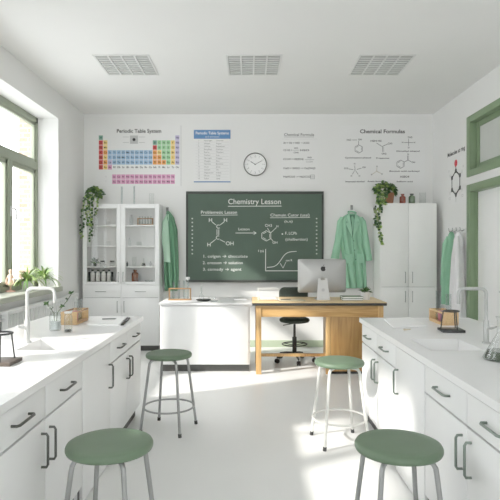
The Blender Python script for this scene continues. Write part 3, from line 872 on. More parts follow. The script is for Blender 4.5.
# ------------------------------------------------------------------ white bench
bx0, bx1 = X(160.0, 6.52), X(250, 6.52)
t = thing('demonstration_bench', 'plain white bench cabinet under the left half of the chalkboard', 'bench', ((bx0 + bx1) / 2, 6.5, 0))
hw = (bx1 - bx0) / 2
mb = MB(); mb.box(-hw, hw, .02, .74, .09, .825, M['white'], .003); mb.build('cabinet_body', t)
mb = MB(); mb.box(-hw + .02, hw - .02, 0, .0199, .10, .812, M['white'], .003); mb.build('front_panel', t)
mb = MB(); mb.box(-hw + .01, hw - .01, .06, .72, 0, .09, M['toe']); mb.build('toe_kick', t)
mb = MB(); mb.box(-hw - .012, hw + .022, -.02, .77, .825, .853, M['top'], .004); mb.build('bench_top', t)
BT = .853
rx = X(180, 6.85)
bench_rack('test_tube_rack', 'golden wood test tube rack on the white bench', (rx, 6.85, BT), .27, .155, .09, M['brass'])
for dx, hh, st, nm in ((-.085, .215, None, 'left'), (-.015, .235, None, 'middle'), (.055, .235, None, 'right of middle'), (.10, .25, M['pot_w'], 'white stoppered')):
    tube_thing(f'glass test tube in the bench rack, {nm} one', (rx + dx, 6.85, BT + .017), .016, hh, M['bluish'], stop=st, group='test tubes in the bench rack')
t = thing('burner_dish', 'flat black round dish on the white bench under the slim flask', 'dish', (X(203.5, 6.75), 6.75, BT))
mb = MB(); mb.lathe([(0, 0), (.075, 0), (.093, .012), (.095, .02), (.088, .02), (.07, .008), (0, .008)], M['black'], seg=32); mb.build('dish', t)
t = lathe_thing('slim_flask', 'slim clear flask standing in the black dish on the bench', 'flask', (X(201.5, 6.75), 6.75, BT + .0085), [
    ('glass_body', [(0, 0), (.03, .002), (.036, .02), (.03, .05), (.009, .09), (.009, .17), (.013, .176), (.007, .17), (.006, .09), (0, .08)], M['clear']), ('stopper', [(0, .166), (.006, .17), (.014, .178), (.012, .19), (0, .192)], M['pot_w'])])
lathe_thing('watch_glass', 'small clear watch glass on the white bench', 'dish', (X(214, 6.62), 6.62, BT), [('dish', [(0, .001), (.03, .002), (.05, .016), (.047, .017), (.03, .006), (0, .005)], M['bluish'])])
beaker('low clear dish beaker behind the watch glass on the bench', (X(212, 6.95), 6.95, BT), .05, .03)
t = thing('notebook', 'thin grey notebook on the right end of the white bench', 'notebook', (X(240.5, 6.95), 6.95, BT))
mb = MB(); mb.box(-.085, .085, -.06, .06, 0, .01, M['sheet'], .002); mb.build('pages', t)
mb = MB(); mb.box(-.088, .088, -.062, .062, .01, .0135, M['greybox'], .001); mb.build('cover', t)

# ------------------------------------------------------------------ desk
dx0, dx1 = X(252.3, 6.36), X(387, 6.36); dw = (dx1 - dx0) / 2; DT = .872
t = thing('teacher_desk', 'oak desk with black edged top and right pedestal facing the room', 'desk', ((dx0 + dx1) / 2, 6.36, 0))
mb = MB(); mb.box(-dw, dw, 0, .74, DT - .010, DT, M['oakt'], .003); mb.build('desk_top', t)
mb = MB(); mb.box(-dw, dw, 0, .74, DT - .041, DT - .010, M['edge'], .002); mb.build('edge_band', t)
ct = (dx0 + dx1) / 2
def lx(u, d): return X(u, d) - ct
la = lx(256, 6.4); lb = lx(261.2, 6.4); pe0 = lx(330.6, 6.4)
for x0_ in (la, lx(378, 6.4)):
    for y0_ in (.03, .65):
        mb = MB(); mb.box(x0_, x0_ + .065, y0_, y0_ + .065, 0, DT - .041, M['oakz'], .004); mb.build('leg', t)
mb = MB(); mb.box(lb + .002, lx(378, 6.4), .04, .065, .692, DT - .042, M['oak'], .003); mb.build('apron', t)
mb = MB(); mb.box(pe0, lx(378, 6.4) - .001, .034, .68, .035, .691, M['oakp'], .003)
ped = mb.build('pedestal', t)
mb = MB(); mb.box(pe0 + .01, lx(378, 6.4) - .01, .06, .66, 0, .035, M['edge']); mb.build('plinth', ped)
mb = MB(); mb.box(pe0 - .055, pe0 - .001, .03, .085, 0, .691, M['oakz'], .003); mb.build('side_post', t)
mb = MB(); mb.box(la + .066, pe0 - .001, .40, .45, .14, .175, M['oakz'], .003); mb.build('stretcher', t)
mb = MB(); mb.box(la + .01, la + .055, .10, .645, .14, .175, M['oakz'], .003); mb.build('side_rail', t)

# office chair behind the desk
cy = 7.13; t = thing('office_chair', 'dark green black swivel chair behind the oak desk', 'chair', (X(294.5, cy), cy, 0))
mb = MB(); mb.lathe([(0, .525), (.15, .525), (.19, .535), (.205, .555), (.20, .575), (.17, .59), (0, .588)], M['chairb'], seg=40); mb.build('seat', t, ang=1)
mb = MB(); kb = mb.mi(M['chairb']); rg = []
def rpt(w, hh, rr, n=6):
    o = []
    for qx, qz, a0 in ((1, 1, 0), (-1, 1, 90), (-1, -1, 180), (1, -1, 270)):
        for k in range(n + 1):
            a = math.radians(a0 + 90 * k / n); o.append((qx * (w - rr) + rr * math.cos(a), qz * (hh - rr) + rr * math.sin(a)))
    return o
for ins, yy in ((.03, .150), (.008, .156), (0, .172), (.006, .192), (.03, .20)): rg.append([mb._v((p[0], yy - .10 * p[0] ** 2 * 4, .845 + p[1])) for p in rpt(.20 - ins, .145 - ins, .075 - ins * .5)])
for A, B in zip(rg, rg[1:]):
    for i in range(len(A)):
        f = mb.bm.faces.new((A[i], A[(i + 1) % len(A)], B[(i + 1) % len(A)], B[i])); f.material_index = kb
for q in (rg[0], rg[-1]):
    f = mb.bm.faces.new(q); f.material_index = kb
mb.build('backrest', t, ang=1)
mb = MB(); mb.tube([(0, .05, .515), (0, .22, .515), (0, .23, .56), (0, .20, .75)], .014, M['black'], 8); mb.build('back_support', t)
mb = MB(); mb.lathe([(0, .10), (.03, .10), (.03, .33), (.018, .335), (.016, .525), (0, .525)], M['black'], seg=16); mb.build('gas_column', t)
mb = MB(); mb.ring((0, 0, .235), .165, .009, M['black'])
for k in range(3):
    a = k * 2 * PI / 3 + .5; mb.tube([(.02 * math.cos(a), .02 * math.sin(a), .22), (.16 * math.cos(a), .16 * math.sin(a), .235)], .006, M['black'], 6)
mb.build('foot_ring', t)
mb = MB(); mb.tube([(-.03, -.05, .515), (-.16, -.09, .50)], .006, M['black'], 6); mb.build('lever', t)
for k in range(5):
    a = -PI / 2 + .12 + k * 2 * PI / 5; c, s = math.cos(a), math.sin(a)
    mb = MB(); mb.tube([(.02 * c, .02 * s, .11), (.15 * c, .15 * s, .10), (.265 * c, .265 * s, .078)], [.022, .016, .012], M['black'], 8); lg = mb.build('base_leg', t)
    mb = MB()
    for q in (-.014, .014):
        o = Vector((.265 * c - s * q, .265 * s + c * q, .030)); ax = Vector((-s, c, 0))
        mb.tube([o - ax * .008, o + ax * .008], .0298, M['rubber'], 14)
    mb.tube([(.265 * c, .265 * s, .03), (.265 * c, .265 * s, .085)], .007, M['black'], 6)
    mb.build('caster', lg)

# computer seen from behind
iy = 6.74; ux = X(322, iy)
t = thing('desktop_computer', 'silver all-in-one computer seen from behind on the oak desk', 'computer', (ux, iy, DT), math.radians(4))
sw, z0, z1 = .308, .088, .512
mb = MB(); K = 12; N = 10; hz = (z1 - z0) / 2; cz = (z0 + z1) / 2
def rr_pt(i, n, w, hh, r):
    out = []
    for qx, qz, a0 in ((1, 1, 0), (-1, 1, 90), (-1, -1, 180), (1, -1, 270)):
        for k in range(n + 1):
            a = math.radians(a0 + 90 * k / n); out.append((qx * (w - r) + r * math.cos(a), qz * (hh - r) + r * math.sin(a)))
    return out
rings = []
for ins, y in ((0, .012), (0, -.002), (.006, -.009), (.03, -.02), (.09, -.034), (.16, -.042)):
    rings.append([mb._v((p[0], y, cz + p[1])) for p in rr_pt(0, 5, sw - ins, hz - min(ins, hz - .03), .02)])
k = mb.mi(M['alu'])
for A, B in zip(rings, rings[1:]):
    n = len(A)
    for i in range(n):
        f = mb.bm.faces.new((A[i], A[(i + 1) % n], B[(i + 1) % n], B[i])); f.material_index = k
f = mb.bm.faces.new(rings[-1]); f.material_index = k
f = mb.bm.faces.new(rings[0]); f.material_index = k
sc = mb.build('screen_housing', t, ang=.5)
mb = MB(); mb.box(-sw + .008, sw - .008, .0125, .015, z0 + .07, z1 - .008, M['screen']); mb.build('screen', sc)
mb = MB()
mb.tube([(0, -.04, .27), (0, -.055, .255)], .028, M['alu'], 16)
for (za, zb, ya, yb, wa, wb) in ((.004, .20, .05 - .13, .03 - .085, .085, .062), (.20, .27, .03 - .085, -.045, .062, .058)):
    mb.face([(-wa, ya, za), (wa, ya, za), (wb, yb, zb), (-wb, yb, zb)], M['alu2'])
    mb.face([(-wa, ya + .012, za), (wa, ya + .012, za), (wb, yb + .012, zb), (-wb, yb + .012, zb)], M['alu2'])
    for s in (-1, 1): mb.face([(s * wa, ya, za), (s * wa, ya + .012, za), (s * wb, yb + .012, zb), (s * wb, yb, zb)], M['alu2'])
mb.face([(-.058, -.045, .27), (.058, -.045, .27), (.058, -.033, .27), (-.058, -.033, .27)], M['alu2'])
mb.box(-.088, .088, -.10, .09, 0, .007, M['alu2'], .003)
st = mb.build('stand', t)
mb = MB(Matrix.Translation((0, -.0665, .125)) @ Matrix.Rotation(PI / 2, 4, 'X')); mb.disc2((0, 0), .02, M['greybox'], .003); mb.build('cable_hole', st)
# fruit mark: body with a bite, and a leaf
xf = Matrix.Translation((.006, -.0425, .39)) @ Matrix.Rotation(PI / 2, 4, 'X')
mb = MB(xf); S = .0345; pts = []
for i in range(48):
    a = 2 * PI * i / 48; c, s = math.cos(a), math.sin(a)
    r = 1.0 - .14 * math.exp(-((a - PI / 2) / .30) ** 2) - .10 * math.exp(-((a - 1.5 * PI) / .25) ** 2) + .05 * abs(math.sin(2 * a))
    x, y = c * r * .92, s * r * .95
    if y < 0: x *= 1 - .16 * (-y)
    dd = math.hypot(x - 1.15, y - .12)
    if dd < .42: x = 1.15 - math.sqrt(max(0, .42 ** 2 - (y - .12) ** 2))
    pts.append((x * S, y * S, 0))
mb.face(pts, M['ink'])
lfp = [(.0, 1.05), (.06, 1.3), (.22, 1.5), (.42, 1.58), (.40, 1.38), (.26, 1.18)]
mb.face([(x * S, y * S, 0) for x, y in lfp], M['ink'])
mb.build('back_emblem', sc)

# other things on the desk
t = thing('wire_tray', 'clear wire paper tray on the left end of the oak desk', 'tray', (X(268, 6.7), 6.7, DT), .03)
mb = MB(); 
for z in (.012, .14): mb.tube([(-.125, -.10, z), (.125, -.10, z), (.125, .10, z), (-.125, .10, z)], .0035, M['pot_w'], 6, True)
for a in (-.125, .125):
    for b in (-.10, .10): mb.tube([(a, b, 0), (a, b, .14)], .0035, M['pot_w'], 6)
mb.build('wire_frame', t)
mb = MB(); mb.box(-.122, .122, -.098, .098, .0125, .015, M['cabglass']); mb.build('tray_shelf', t)
t = thing('paper_stack', 'few white sheets lying inside the wire tray', 'papers', (X(268, 6.7), 6.7, DT + .0155), .06)
mb = MB(); mb.box(-.10, .10, -.085, .085, 0, .012, M['sheet'], .001); mb.build('sheets', t)
t = thing('open_notebook', 'open notebook with cream pages on the desk left of the computer', 'notebook', (X(291, 6.60), 6.60, DT), .12)
mb = MB()
for s in (-1, 1): mb.box(min(0, s * .16), max(0, s * .16), -.10, .10, .003, .012, M['beige'], .003)
mb.build('pages', t)
mb = MB(); mb.box(-.163, .163, -.103, .103, 0, .003, M['navy']); mb.build('cover', t)
t = thing('pen', 'dark pen lying on the open cream notebook', 'pen', (X(286, 6.56), 6.56, DT + .0165), .4)
mb = MB(); mb.tube([(-.07, 0, 0), (.055, 0, 0), (.07, 0, 0)], [.0042, .0042, .001], M['black'], 8); mb.build('barrel', t)
for i, (c_, zz, nm, rz) in enumerate(((M['navy'], 0, 'dark covered book at the bottom of the pair by the succulent', .0), (M['leafd'], .024, 'dark green book lying on top of the pair by the succulent', .05))):
    t = thing('book', nm, 'book', (X(351.5, 6.68), 6.68, DT + zz), rz, 'books on the oak desk')
    mb = MB(); mb.box(-.122, .122, -.082, .08, .003, .021, M['sheet'], .001); mb.build('pages', t)
    mb = MB(); mb.box(-.127, .127, -.086, .086, 0, .003, c_); mb.box(-.127, .127, -.086, .086, .021, .024, c_); mb.box(-.127, .127, .081, .086, .003, .021, c_); mb.build('cover', t)

# ------------------------------------------------------------------ boards and posters on the back wall
def wall_board(u0, u1, v0, v1, th=.004, off=0.0):
    """matrix: local x right, y up from the centre, z out of the wall, local units metres"""
    D = YB - th
    xa, xb = X(u0, D), X(u1, D); za, zb = Z(v1, D), Z(v0, D)
    return (xa + xb) / 2, (za + zb) / 2, xb - xa, zb - za, D


class Bd:
    """poster in photo-like coordinates: (u,v) on the wall plane -> local metres"""
    def __init__(self, u0, u1, v0, v1, th=.004):
        self.cx, self.cz, self.w, self.h, self.D = wall_board(u0, u1, v0, v1, th)
        self.th = th; self.mb = MB(Matrix.Rotation(PI / 2, 4, 'X'))
    def p(self, u, v): return (X(u, self.D) - self.cx, Z(v, self.D) - self.cz)
    def px(self, n): return n * self.D / F
    def sheet(self, m, bev=0): self.mb.box(-self.w / 2, self.w / 2, -self.h / 2, self.h / 2, -self.th - .0003, 0, m)
    def text(self, s, u, v, size, m, width=None, align='CENTER', d=.0012, bold=0.0): self.mb.text2(s, self.p(u, v), self.px(size), m, d, align, self.px(width) if width else None, bold)
    def line(self, pts, w, m, d=.0012): self.mb.pl2([self.p(*q) for q in pts], self.px(w), m, d)
    def rect(self, u0, u1, v0, v1, m, d=.0006):
        a, b = self.p(u0, v1), self.p(u1, v0); self.mb.rect2(a[0], b[0], a[1], b[1], m, d)
    def disc(self, u, v, r, m, d=.0012, n=16): self.mb.disc2(self.p(u, v), self.px(r), m, d, n)
    def hexa(self, u, v, r, w, m, rot=30, inner=True):
        pts = [(u + r * math.cos(math.radians(rot + 60 * i)), v + r * math.sin(math.radians(rot + 60 * i))) for i in range(7)]
        self.line(pts, w, m)
        if inner:
            for i in (0, 2, 4):
                a, b = pts[i], pts[i + 1]; f = lambda q: (u + (q[0] - u) * .72, v + (q[1] - v) * .72)
                self.line([f(a), f(b)], w * .8, m)
    def build(self, name, label, cat):
        o = self.mb.build(name, smooth=False); o.location = (self.cx, self.D, self.cz); return tag(o, label, cat)


# periodic table
b = Bd(96, 181.3, 125, 186.2); b.sheet(M['paper'])
b.text('Periodic Table System', 139, 131.2, 5.1, M['ink'], width=44.5, bold=.025)
SYM = ('H He Li Be B C N O F Ne Na Mg Al Si P S Cl Ar K Ca Sc Ti V Cr Mn Fe Co Ni Cu Zn Ga Ge As Se Br Kr Rb Sr Y Zr Nb Mo Tc Ru Rh Pd Ag Cd In Sn Sb Te I Xe Cs Ba La Hf Ta W Re Os Ir Pt Au Hg Tl Pb Bi Po At Rn Fr Ra Ac Rf Db Sg Bh Hs Mt Ds Rg Cn Nh Fl Mc Lv Ts Og').split()
def cells():
    out = []; k = 0
    rows = [[1, 18], [1, 2] + list(range(13, 19)), [1, 2] + list(range(13, 19))] + [list(range(1, 19))] * 4
    for r, cs in enumerate(rows):
        for c in cs: out.append((r + 1, c, SYM[k])); k += 1
    return out
U_, V_, CW, CH = 98.6, 135.2, 4.5, 4.93
for r, c, s in cells():
    if r == 1 and c == 1: m = M['teal']
    elif c == 1: m = M['red']
    elif c == 2: m = M['yellow'] if r != 4 and r != 6 else M['orange']
    elif c == 18: m = M['purple'] if r < 7 else M['paper2']
    elif r == 7 and c > 3: m = M['paper2']
    elif c == 3: m = M['blue'] if r == 4 or r == 5 else M['purple'] if r == 6 else M['pinkish']
    elif 4 <= c <= 12: m = M['blue']
    elif c == 17: m = M['yellow']
    elif c == 13: m = M['red'] if r == 3 else M['green'] if r == 2 else M['orange']
    elif c == 14 and r >= 5 or c == 15 and r == 6: m = M['orange']
    elif c == 14 and r == 4: m = M['yellow']
    else: m = M['green']
    if c == 13 and r == 2: m = M['teal']
    u, v = U_ + (c - 1) * CW, V_ + (r - 1) * CH
    b.rect(u + .2, u + CW - .2, v + .2, v + CH - .2, m)
    b.text(s, u + CW / 2, v + CH * .52, 2.6, M['ink'], bold=.02)
for r in range(2):
    for c in range(14):
        u, v = 112.0 + c * 4.5, 174.2 + r * 5.0
        b.rect(u + .2, u + 4.3, v + .2, v + 4.7, M['pinkish'])
        b.text(('La Ce Pr Nd Pm Sm Eu Gd Tb Dy Ho Er Tm Yb' if r == 0 else 'Ac Th Pa U Np Pu Am Cm Bk Cf Es Fm Md No').split()[c], u + 2.25, v + 2.6, 2.5, M['ink'], bold=.02)
    b.text('6' if r == 0 else '7', 106, 176.6 + r * 5, 2.2, M['ink3'])
b.rect(130, 138, 135.5, 143.8, M['greybox']); b.disc(134, 139.6, 1.6, M['ink']); 
for v in (137, 142.5): b.line([(123, v), (129, v)], .4, M['ink3']); b.line([(139, v), (145, v)], .4, M['ink3'])
b.line([(181, 125.5), (181, 186)], .5, M['greybox'])
b.build('periodic_table_poster', 'wide poster of the coloured periodic table above the glass cabinet', 'poster')

# blue headed list
b = Bd(193.8, 230.5, 129.9, 182.4, .012); b.sheet(M['paper'])
b.rect(193.8, 230.5, 129.9, 138.8, M['bluehead']); b.rect(193.8, 230.5, 181.3, 182.4, M['bluehead'])
b.text('Periodic Table Systems', 212.2, 133.2, 3.8, M['sheet'], width=33, bold=.012); b.text('and elements', 212.2, 136.8, 1.8, M['sheet'], width=14)
A1 = 'Hydrogen Helium Lithium Beryllium Boron Carbon Nitrogen Oxygen Fluorine Neon Sodium Magnesium Silicon Sulfur'.split()
A2 = 'Chlorine Argon Potassium Calcium Titanium Iron Copper Zinc Bromine Silver Tin Iodine Gold Lead'.split()
for i in range(14):
    v = 140.6 + i * 2.92
    b.text(str(i + 1), 198.8, v, 2.0, M['ink2']); b.text(A1[i], 204, v, 2.1, M['ink2'], align='LEFT'); b.text(A2[i], 216, v, 2.1, M['ink2'], align='LEFT')
    b.line([(195.5, v + 1.45), (228.8, v + 1.45)], .12, M['ink3'])
b.build('element_list_poster', 'white list poster with a blue header left of the clock', 'poster')

# formula sheet
b = Bd(281.4, 317.6, 130.6, 184, .006); b.sheet(M['paper'])
b.text('Chemical Formula', 299, 134.8, 3.9, M['ink'], width=30, bold=.008); b.line([(284, 137), (314, 137)], .35, M['ink2'])
for s, u, v, w_ in (('2H + O2 = H2O  + 2CO2', 283.3, 143, 26), ('C2 H5 +', 283.3, 150.3, 9), ('H2O', 300, 150.3, 9), ('C2 H4 + H2(SO4)', 283.3, 159.2, 20), ('CaO + 2H2O -> Ca(OH)2', 283.3, 168.3, 32), ('NaHCO3 -> Na2CO3', 283.3, 176.8, 27)):
    b.text(s, u, v, 2.5, M['ink'], bold=.02, width=w_, align='LEFT')
b.text('2O2', 296, 148.2, 2.1, M['ink'], bold=.02); b.line([(293, 150.2), (299, 150.2)], .35, M['ink2']); b.text('C2H6', 296, 152.6, 2.1, M['ink'], bold=.02)
b.text('NH3', 309.5, 157.6, 2.1, M['ink'], bold=.02); b.line([(305, 159.7), (314, 159.7)], .35, M['ink2']); b.text('CaCO3', 309.5, 161.8, 2.0, M['ink2'])
b.line([(310.5, 175), (314.5, 175), (314.5, 178.8), (310.5, 178.8), (310.5, 175)], .35, M['ink2']); b.text('O2', 312.5, 177, 2.0, M['ink2'])
b.line([(282, 139), (317, 139)], .1, M['ink3'])
b.build('formula_poster', 'white sheet of handwritten equations right of the clock', 'poster')

# structural formulas
b = Bd(340, 424.6, 125.5, 186, .004); b.sheet(M['paper'])
b.text('Chemical Formulas', 382.4, 131.6, 5.2, M['ink'], width=45, bold=.025)
k2 = M['ink2']; k1 = M['ink']
b.text('H2C', 349, 140, 2.4, k1, bold=.02); b.line([(352, 140), (357, 140)], .52, k2); b.text('OH', 360, 139.6, 2.4, k1, bold=.02); b.line([(358.6, 141), (358.6, 145)], .52, k2); b.hexa(358.7, 149, 4.2, .55, k2, 90)
b.text('Cyclohexanol phenol', 358, 157.8, 1.9, k1, bold=.025, width=26)
b.text('H2N H2', 376, 141, 2.4, k1, bold=.025, width=11); b.line([(376.5, 143), (382, 146.5), (388, 144)], .55, k2); b.line([(382.5, 146.8), (382.8, 152)], .55, k2); b.line([(383.6, 146.8), (383.9, 152)], .3, k2); b.text('CH3', 390, 143.6, 2.4, k1, bold=.02); b.text('OH2', 384, 153.8, 2.4, k1, bold=.02); b.text('Propanone', 382.6, 158.2, 1.9, k1, bold=.025, width=13)
b.text('CH3', 410, 137.4, 2.4, k1, bold=.02); b.line([(408.6, 139), (408.6, 146)], .52, k2); b.line([(404, 142.6), (413, 142.6)], .52, k2); b.text('H', 402.6, 142.6, 2.2, k1, bold=.02); b.text('H', 414.4, 142.6, 2.2, k1, bold=.02); b.text('O', 408.6, 147.6, 2.2, k1, bold=.02); b.text('Dimethyl ethanol', 408, 151.2, 1.9, k1, bold=.025, width=23)
b.hexa(400.5, 164.2, 4.2, .55, k2, 90); b.line([(404, 162.2), (408, 160), (411.4, 162)], .55, k2); b.line([(407.6, 160), (407.6, 155.6)], .55, k2); b.line([(408.5, 160), (408.5, 155.6)], .3, k2); b.text('O', 408, 154.4, 2.2, k1, bold=.02); b.text('OH', 413.4, 162.4, 2.2, k1, bold=.02); b.text('Benzoic acid carboxyl', 404.4, 171.2, 1.9, k1, bold=.025, width=30)
b.text('C', 355, 170, 2.2, k1, bold=.02)
for q, s in (((346, 168.4), 'CH3'), ((364, 167.4), 'OH'), ((351.4, 176), 'H'), ((359.4, 176), 'H'), ((354.6, 163.8), 'H')):
    b.line([(355 + (q[0] - 355) * .2, 170 + (q[1] - 170) * .2), (355 + (q[0] - 355) * .72, 170 + (q[1] - 170) * .72)], .55, k2); b.text(s, q[0], q[1], 2.2, k1, bold=.02)
b.text('Isopropyl alcohol', 355, 181.6, 1.9, k1, bold=.025, width=19)
for q in ((377, 166.4), (371.6, 174.6), (382, 174)): b.line([(376.6, 171.4), q], .5, M['beige']); b.line([(376.9, 171.1), q], .3, M['ink3']); b.disc(q[0], q[1], .8, M['ink3'], .0016)
b.text('Acetic formation', 377, 181.4, 1.9, k1, bold=.025, width=19)
b.text('H2SO4', 404.6, 176.8, 2.6, k1, bold=.025, width=9); b.text('Sulfuric acid', 404.6, 181.6, 1.9, k1, bold=.025, width=16)
b.build('structure_poster', 'wide poster of black structural formulas above the tall cupboard', 'poster')

# clock
cxk, czk = X(255.2, 8.17), Z(164.2, 8.17)
t = thing('wall_clock', 'round white wall clock with grey rim above the chalkboard', 'clock', (cxk, YB, czk))
rx90 = Matrix.Rotation(PI / 2, 4, 'X'); R_ = 11.7 * 8.17 / F
mb = MB(rx90); mb.lathe([(R_ - .014, 0), (R_ - .014, .030), (R_ - .010, .034), (R_ - .003, .032), (R_, .026), (R_, 0)], M['clockrim'], seg=56); mb.build('rim', t)
mb = MB(rx90); mb.lathe([(0, .012), (R_ - .0145, .012), (R_ - .0145, 0), (0, 0)], M['sheet'], seg=56)
for i in range(60):
    a = 2 * PI * i / 60; big = i % 5 == 0; r0 = R_ - .03; r1 = r0 - (.016 if big else .008)
    mb.seg2((r0 * math.sin(a), r0 * math.cos(a)), (r1 * math.sin(a), r1 * math.cos(a)), .005 if big else .002, M['ink2'], .0128)
for i in range(12):
    a = 2 * PI * (i + 1) / 12; mb.text2(str(i + 1), ((R_ - .062) * math.sin(a), (R_ - .062) * math.cos(a)), .032, M['ink2'], .0128)
mb.build('dial', t)
mb = MB(rx90)
a = math.radians(-58); mb.seg2((-.012 * math.sin(a), -.012 * math.cos(a)), (.085 * math.sin(a), .085 * math.cos(a)), .008, M['ink'], .016); mb.build('hour_hand', t)
mb = MB(rx90); a = math.radians(62); mb.seg2((-.015 * math.sin(a), -.015 * math.cos(a)), (.115 * math.sin(a), .115 * math.cos(a)), .006, M['ink'], .018); mb.disc2((0, 0), .008, M['ink'], .019); mb.build('minute_hand', t)

# chalkboard
DB = YB - .03
b = Bd(186, 323.6, 191.4, 281.8, .03)
t = thing('chalkboard', 'large green chalkboard with white chalk chemistry notes', 'chalkboard', (b.cx, b.D, b.cz))
fr = MB(Matrix.Rotation(PI / 2, 4, 'X')); w2, h2, fw = b.w / 2, b.h / 2, .03
for q in ((-w2, w2, h2 - fw - .01, h2), (-w2, w2, -h2, -h2 + fw), (-w2, -w2 + fw, -h2 + fw, h2 - fw - .01), (w2 - fw, w2, -h2 + fw, h2 - fw - .01)): fr.box(q[0], q[1], q[2], q[3], -.0295, .012, M['frame_d'], .004)
fr.build('board_frame', t)
tr = MB(); tr.box(-w2 + .02, w2 - .02, -.075, -.013, -h2 - .004, -h2 + .012, M['frame_d'], .004); tr.build('chalk_ledge', t)
b.mb.box(-w2 + fw - .002, w2 - fw + .002, -h2 + fw - .002, h2 - fw, -.028, 0, M['board']); c = M['chalk']; c2 = M['chalk2']
b.text('Chemistry Lesson', 254.6, 201.8, 7.6, c, width=52.5); b.line([(228, 206.3), (281.5, 206.1)], .55, c)
b.text('Problemetic Lesson', 219, 212.4, 4.3, c, width=36); b.line([(201, 215.2), (237.5, 215)], .4, c)
for s, u, v in (('H', 210.5, 220.3), ('H', 225.5, 220.3), ('C', 218, 226.8), ('C', 217.6, 237.8), ('H', 209, 244.8), ('OH', 229.8, 243.6)): b.text(s, u, v, 5.4, c)
for q in (((212.2, 222), (216, 225)), ((224, 222), (220, 225)), ((217, 229.4), (217, 235)), ((218.8, 229.4), (218.8, 235)), ((215.6, 239.4), (211, 243)), ((220, 239.6), (225, 242.2))): b.line(q, .5, c)
b.text('Lesson', 244, 229.2, 3.6, c, width=11); b.line([(235.5, 233), (256, 233)], .5, c); b.line([(253.6, 231.5), (256.2, 233), (253.6, 234.5)], .5, c)
for i, s in enumerate(('1. colgen \u2192 chocolate', '2. oresson \u2192 solution', '3. comedy \u2192 agent')): b.text(s, 202.6, 256.4 + i * 6.5, 4.1, c, width=(44, 40, 38.5)[i], align='LEFT')
b.text('Chemsin Cutor (ussi)', 290, 215.2, 4.2, c, width=39); b.line([(270, 217.8), (310, 217.5)], .4, c); b.text('(s,s)', 288.5, 221.4, 3.2, c, width=8)
b.hexa(266.3, 235.8, 5.2, .5, c, 90); b.text('CH3', 268.5, 225.6, 3.8, c); b.line([(267.4, 228), (270.6, 233)], .45, c); b.line([(270.6, 233), (276.4, 227.6)], .45, c); b.text('H', 277.4, 226.4, 3.2, c); b.text('OH', 275, 242.6, 3.4, c); b.line([(270.6, 238.4), (273.2, 241)], .45, c)
b.disc(282.4, 234, .7, c); b.text('F, LCPh', 291, 233.4, 4.0, c, width=11.5); b.text('(chalbertion)', 296.5, 239.4, 3.8, c, width=22)
b.text('f (s)', 261, 251, 3.2, c, width=5.5); b.line([(265.6, 249), (265.6, 270.8), (298, 270.8)], .6, c)
cv = [(267, 267.4)] + [(268 + i * 1.15, 259.4 + 8 * -math.tanh((i - 11.5) / 4.6)) for i in range(24)] + [(296.5, 251.4)]
b.line(cv, .55, c); b.line([(280, 263), (283, 268), (286, 262)], .4, c); b.text('use R', 289, 260.4, 3.0, c, width=6.5)
for i in range(10):
    for u in (192.3, 316.6): b.rect(u - .7, u + .7, 218 + i * 3.9, 219.2 + i * 3.9, c2, .0012)
o = b.mb.build('board_surface', t, smooth=False)

# ------------------------------------------------------------------ right wall poster (faces -X)
pa, pb = 6.99, 7.60; pm = (pa + pb) / 2
Zt, Zb = 2.86, 2.13
xf = Matrix(((0, 0, -1, 0), (-1, 0, 0, 0), (0, 1, 0, 0), (0, 0, 0, 1)))
mb = MB(xf); hw, hh = (pb - pa) / 2, (Zt - Zb) / 2
mb.box(-hw, hw, -hh, hh - .05, -.0035, 0, M['paper'])
mb.box(-hw - .001, hw + .001, hh - .05, hh + .03, -.0036, 0, M['paper'])
mb.text2('Molecules at ring', (0, hh - .01), .08, M['ink'], .001, width=hw * 2, bold=.03)
def ball(p, r, m):
    q = 14; mb.lathe([(r * math.cos(PI / 2 * i / 6), r * .22 * math.sin(PI / 2 * i / 6)) for i in range(7)], m, (p[0], p[1], .0), q)
cyy = -.07; ringp = [(.16 * math.cos(math.radians(90 + 60 * i)), cyy + .165 * math.sin(math.radians(90 + 60 * i))) for i in range(6)]
for i in range(6):
    mb.seg2(ringp[i], ringp[(i + 1) % 6], .024, M['ink'], .0015)
    o_ = Vector(ringp[i]) - Vector((0, cyy)); e = Vector((0, cyy)) + o_ * 1.5
    mb.seg2(ringp[i], e, .014, M['ink3'], .0012)
    ball(ringp[i], .034, M['frame_d'])
    if i == 0: mb.seg2(ringp[i], (0, .19), .02, M['ink'], .0014); ball((0, .20), .05, M['redball'])
    else: ball(e, .026, M['lampf'])
for s in (-1, 1):
    mb.text2('H', (s * .25, .12), .05, M['ink3'], .001); mb.text2('CO', (s * .22, -.27), .05, M['ink3'], .001)
o = mb.build('molecule_poster', ang=.9); o.location = (XR - .0005, pm, (Zt + Zb) / 2)
tag(o, 'tall poster of a ring molecule with a red atom on the right wall', 'poster')

# ------------------------------------------------------------------ coats
def ripple(a, z, ph, amp, k): return 1 + amp * math.sin(k * a + ph + 1.3 * z)


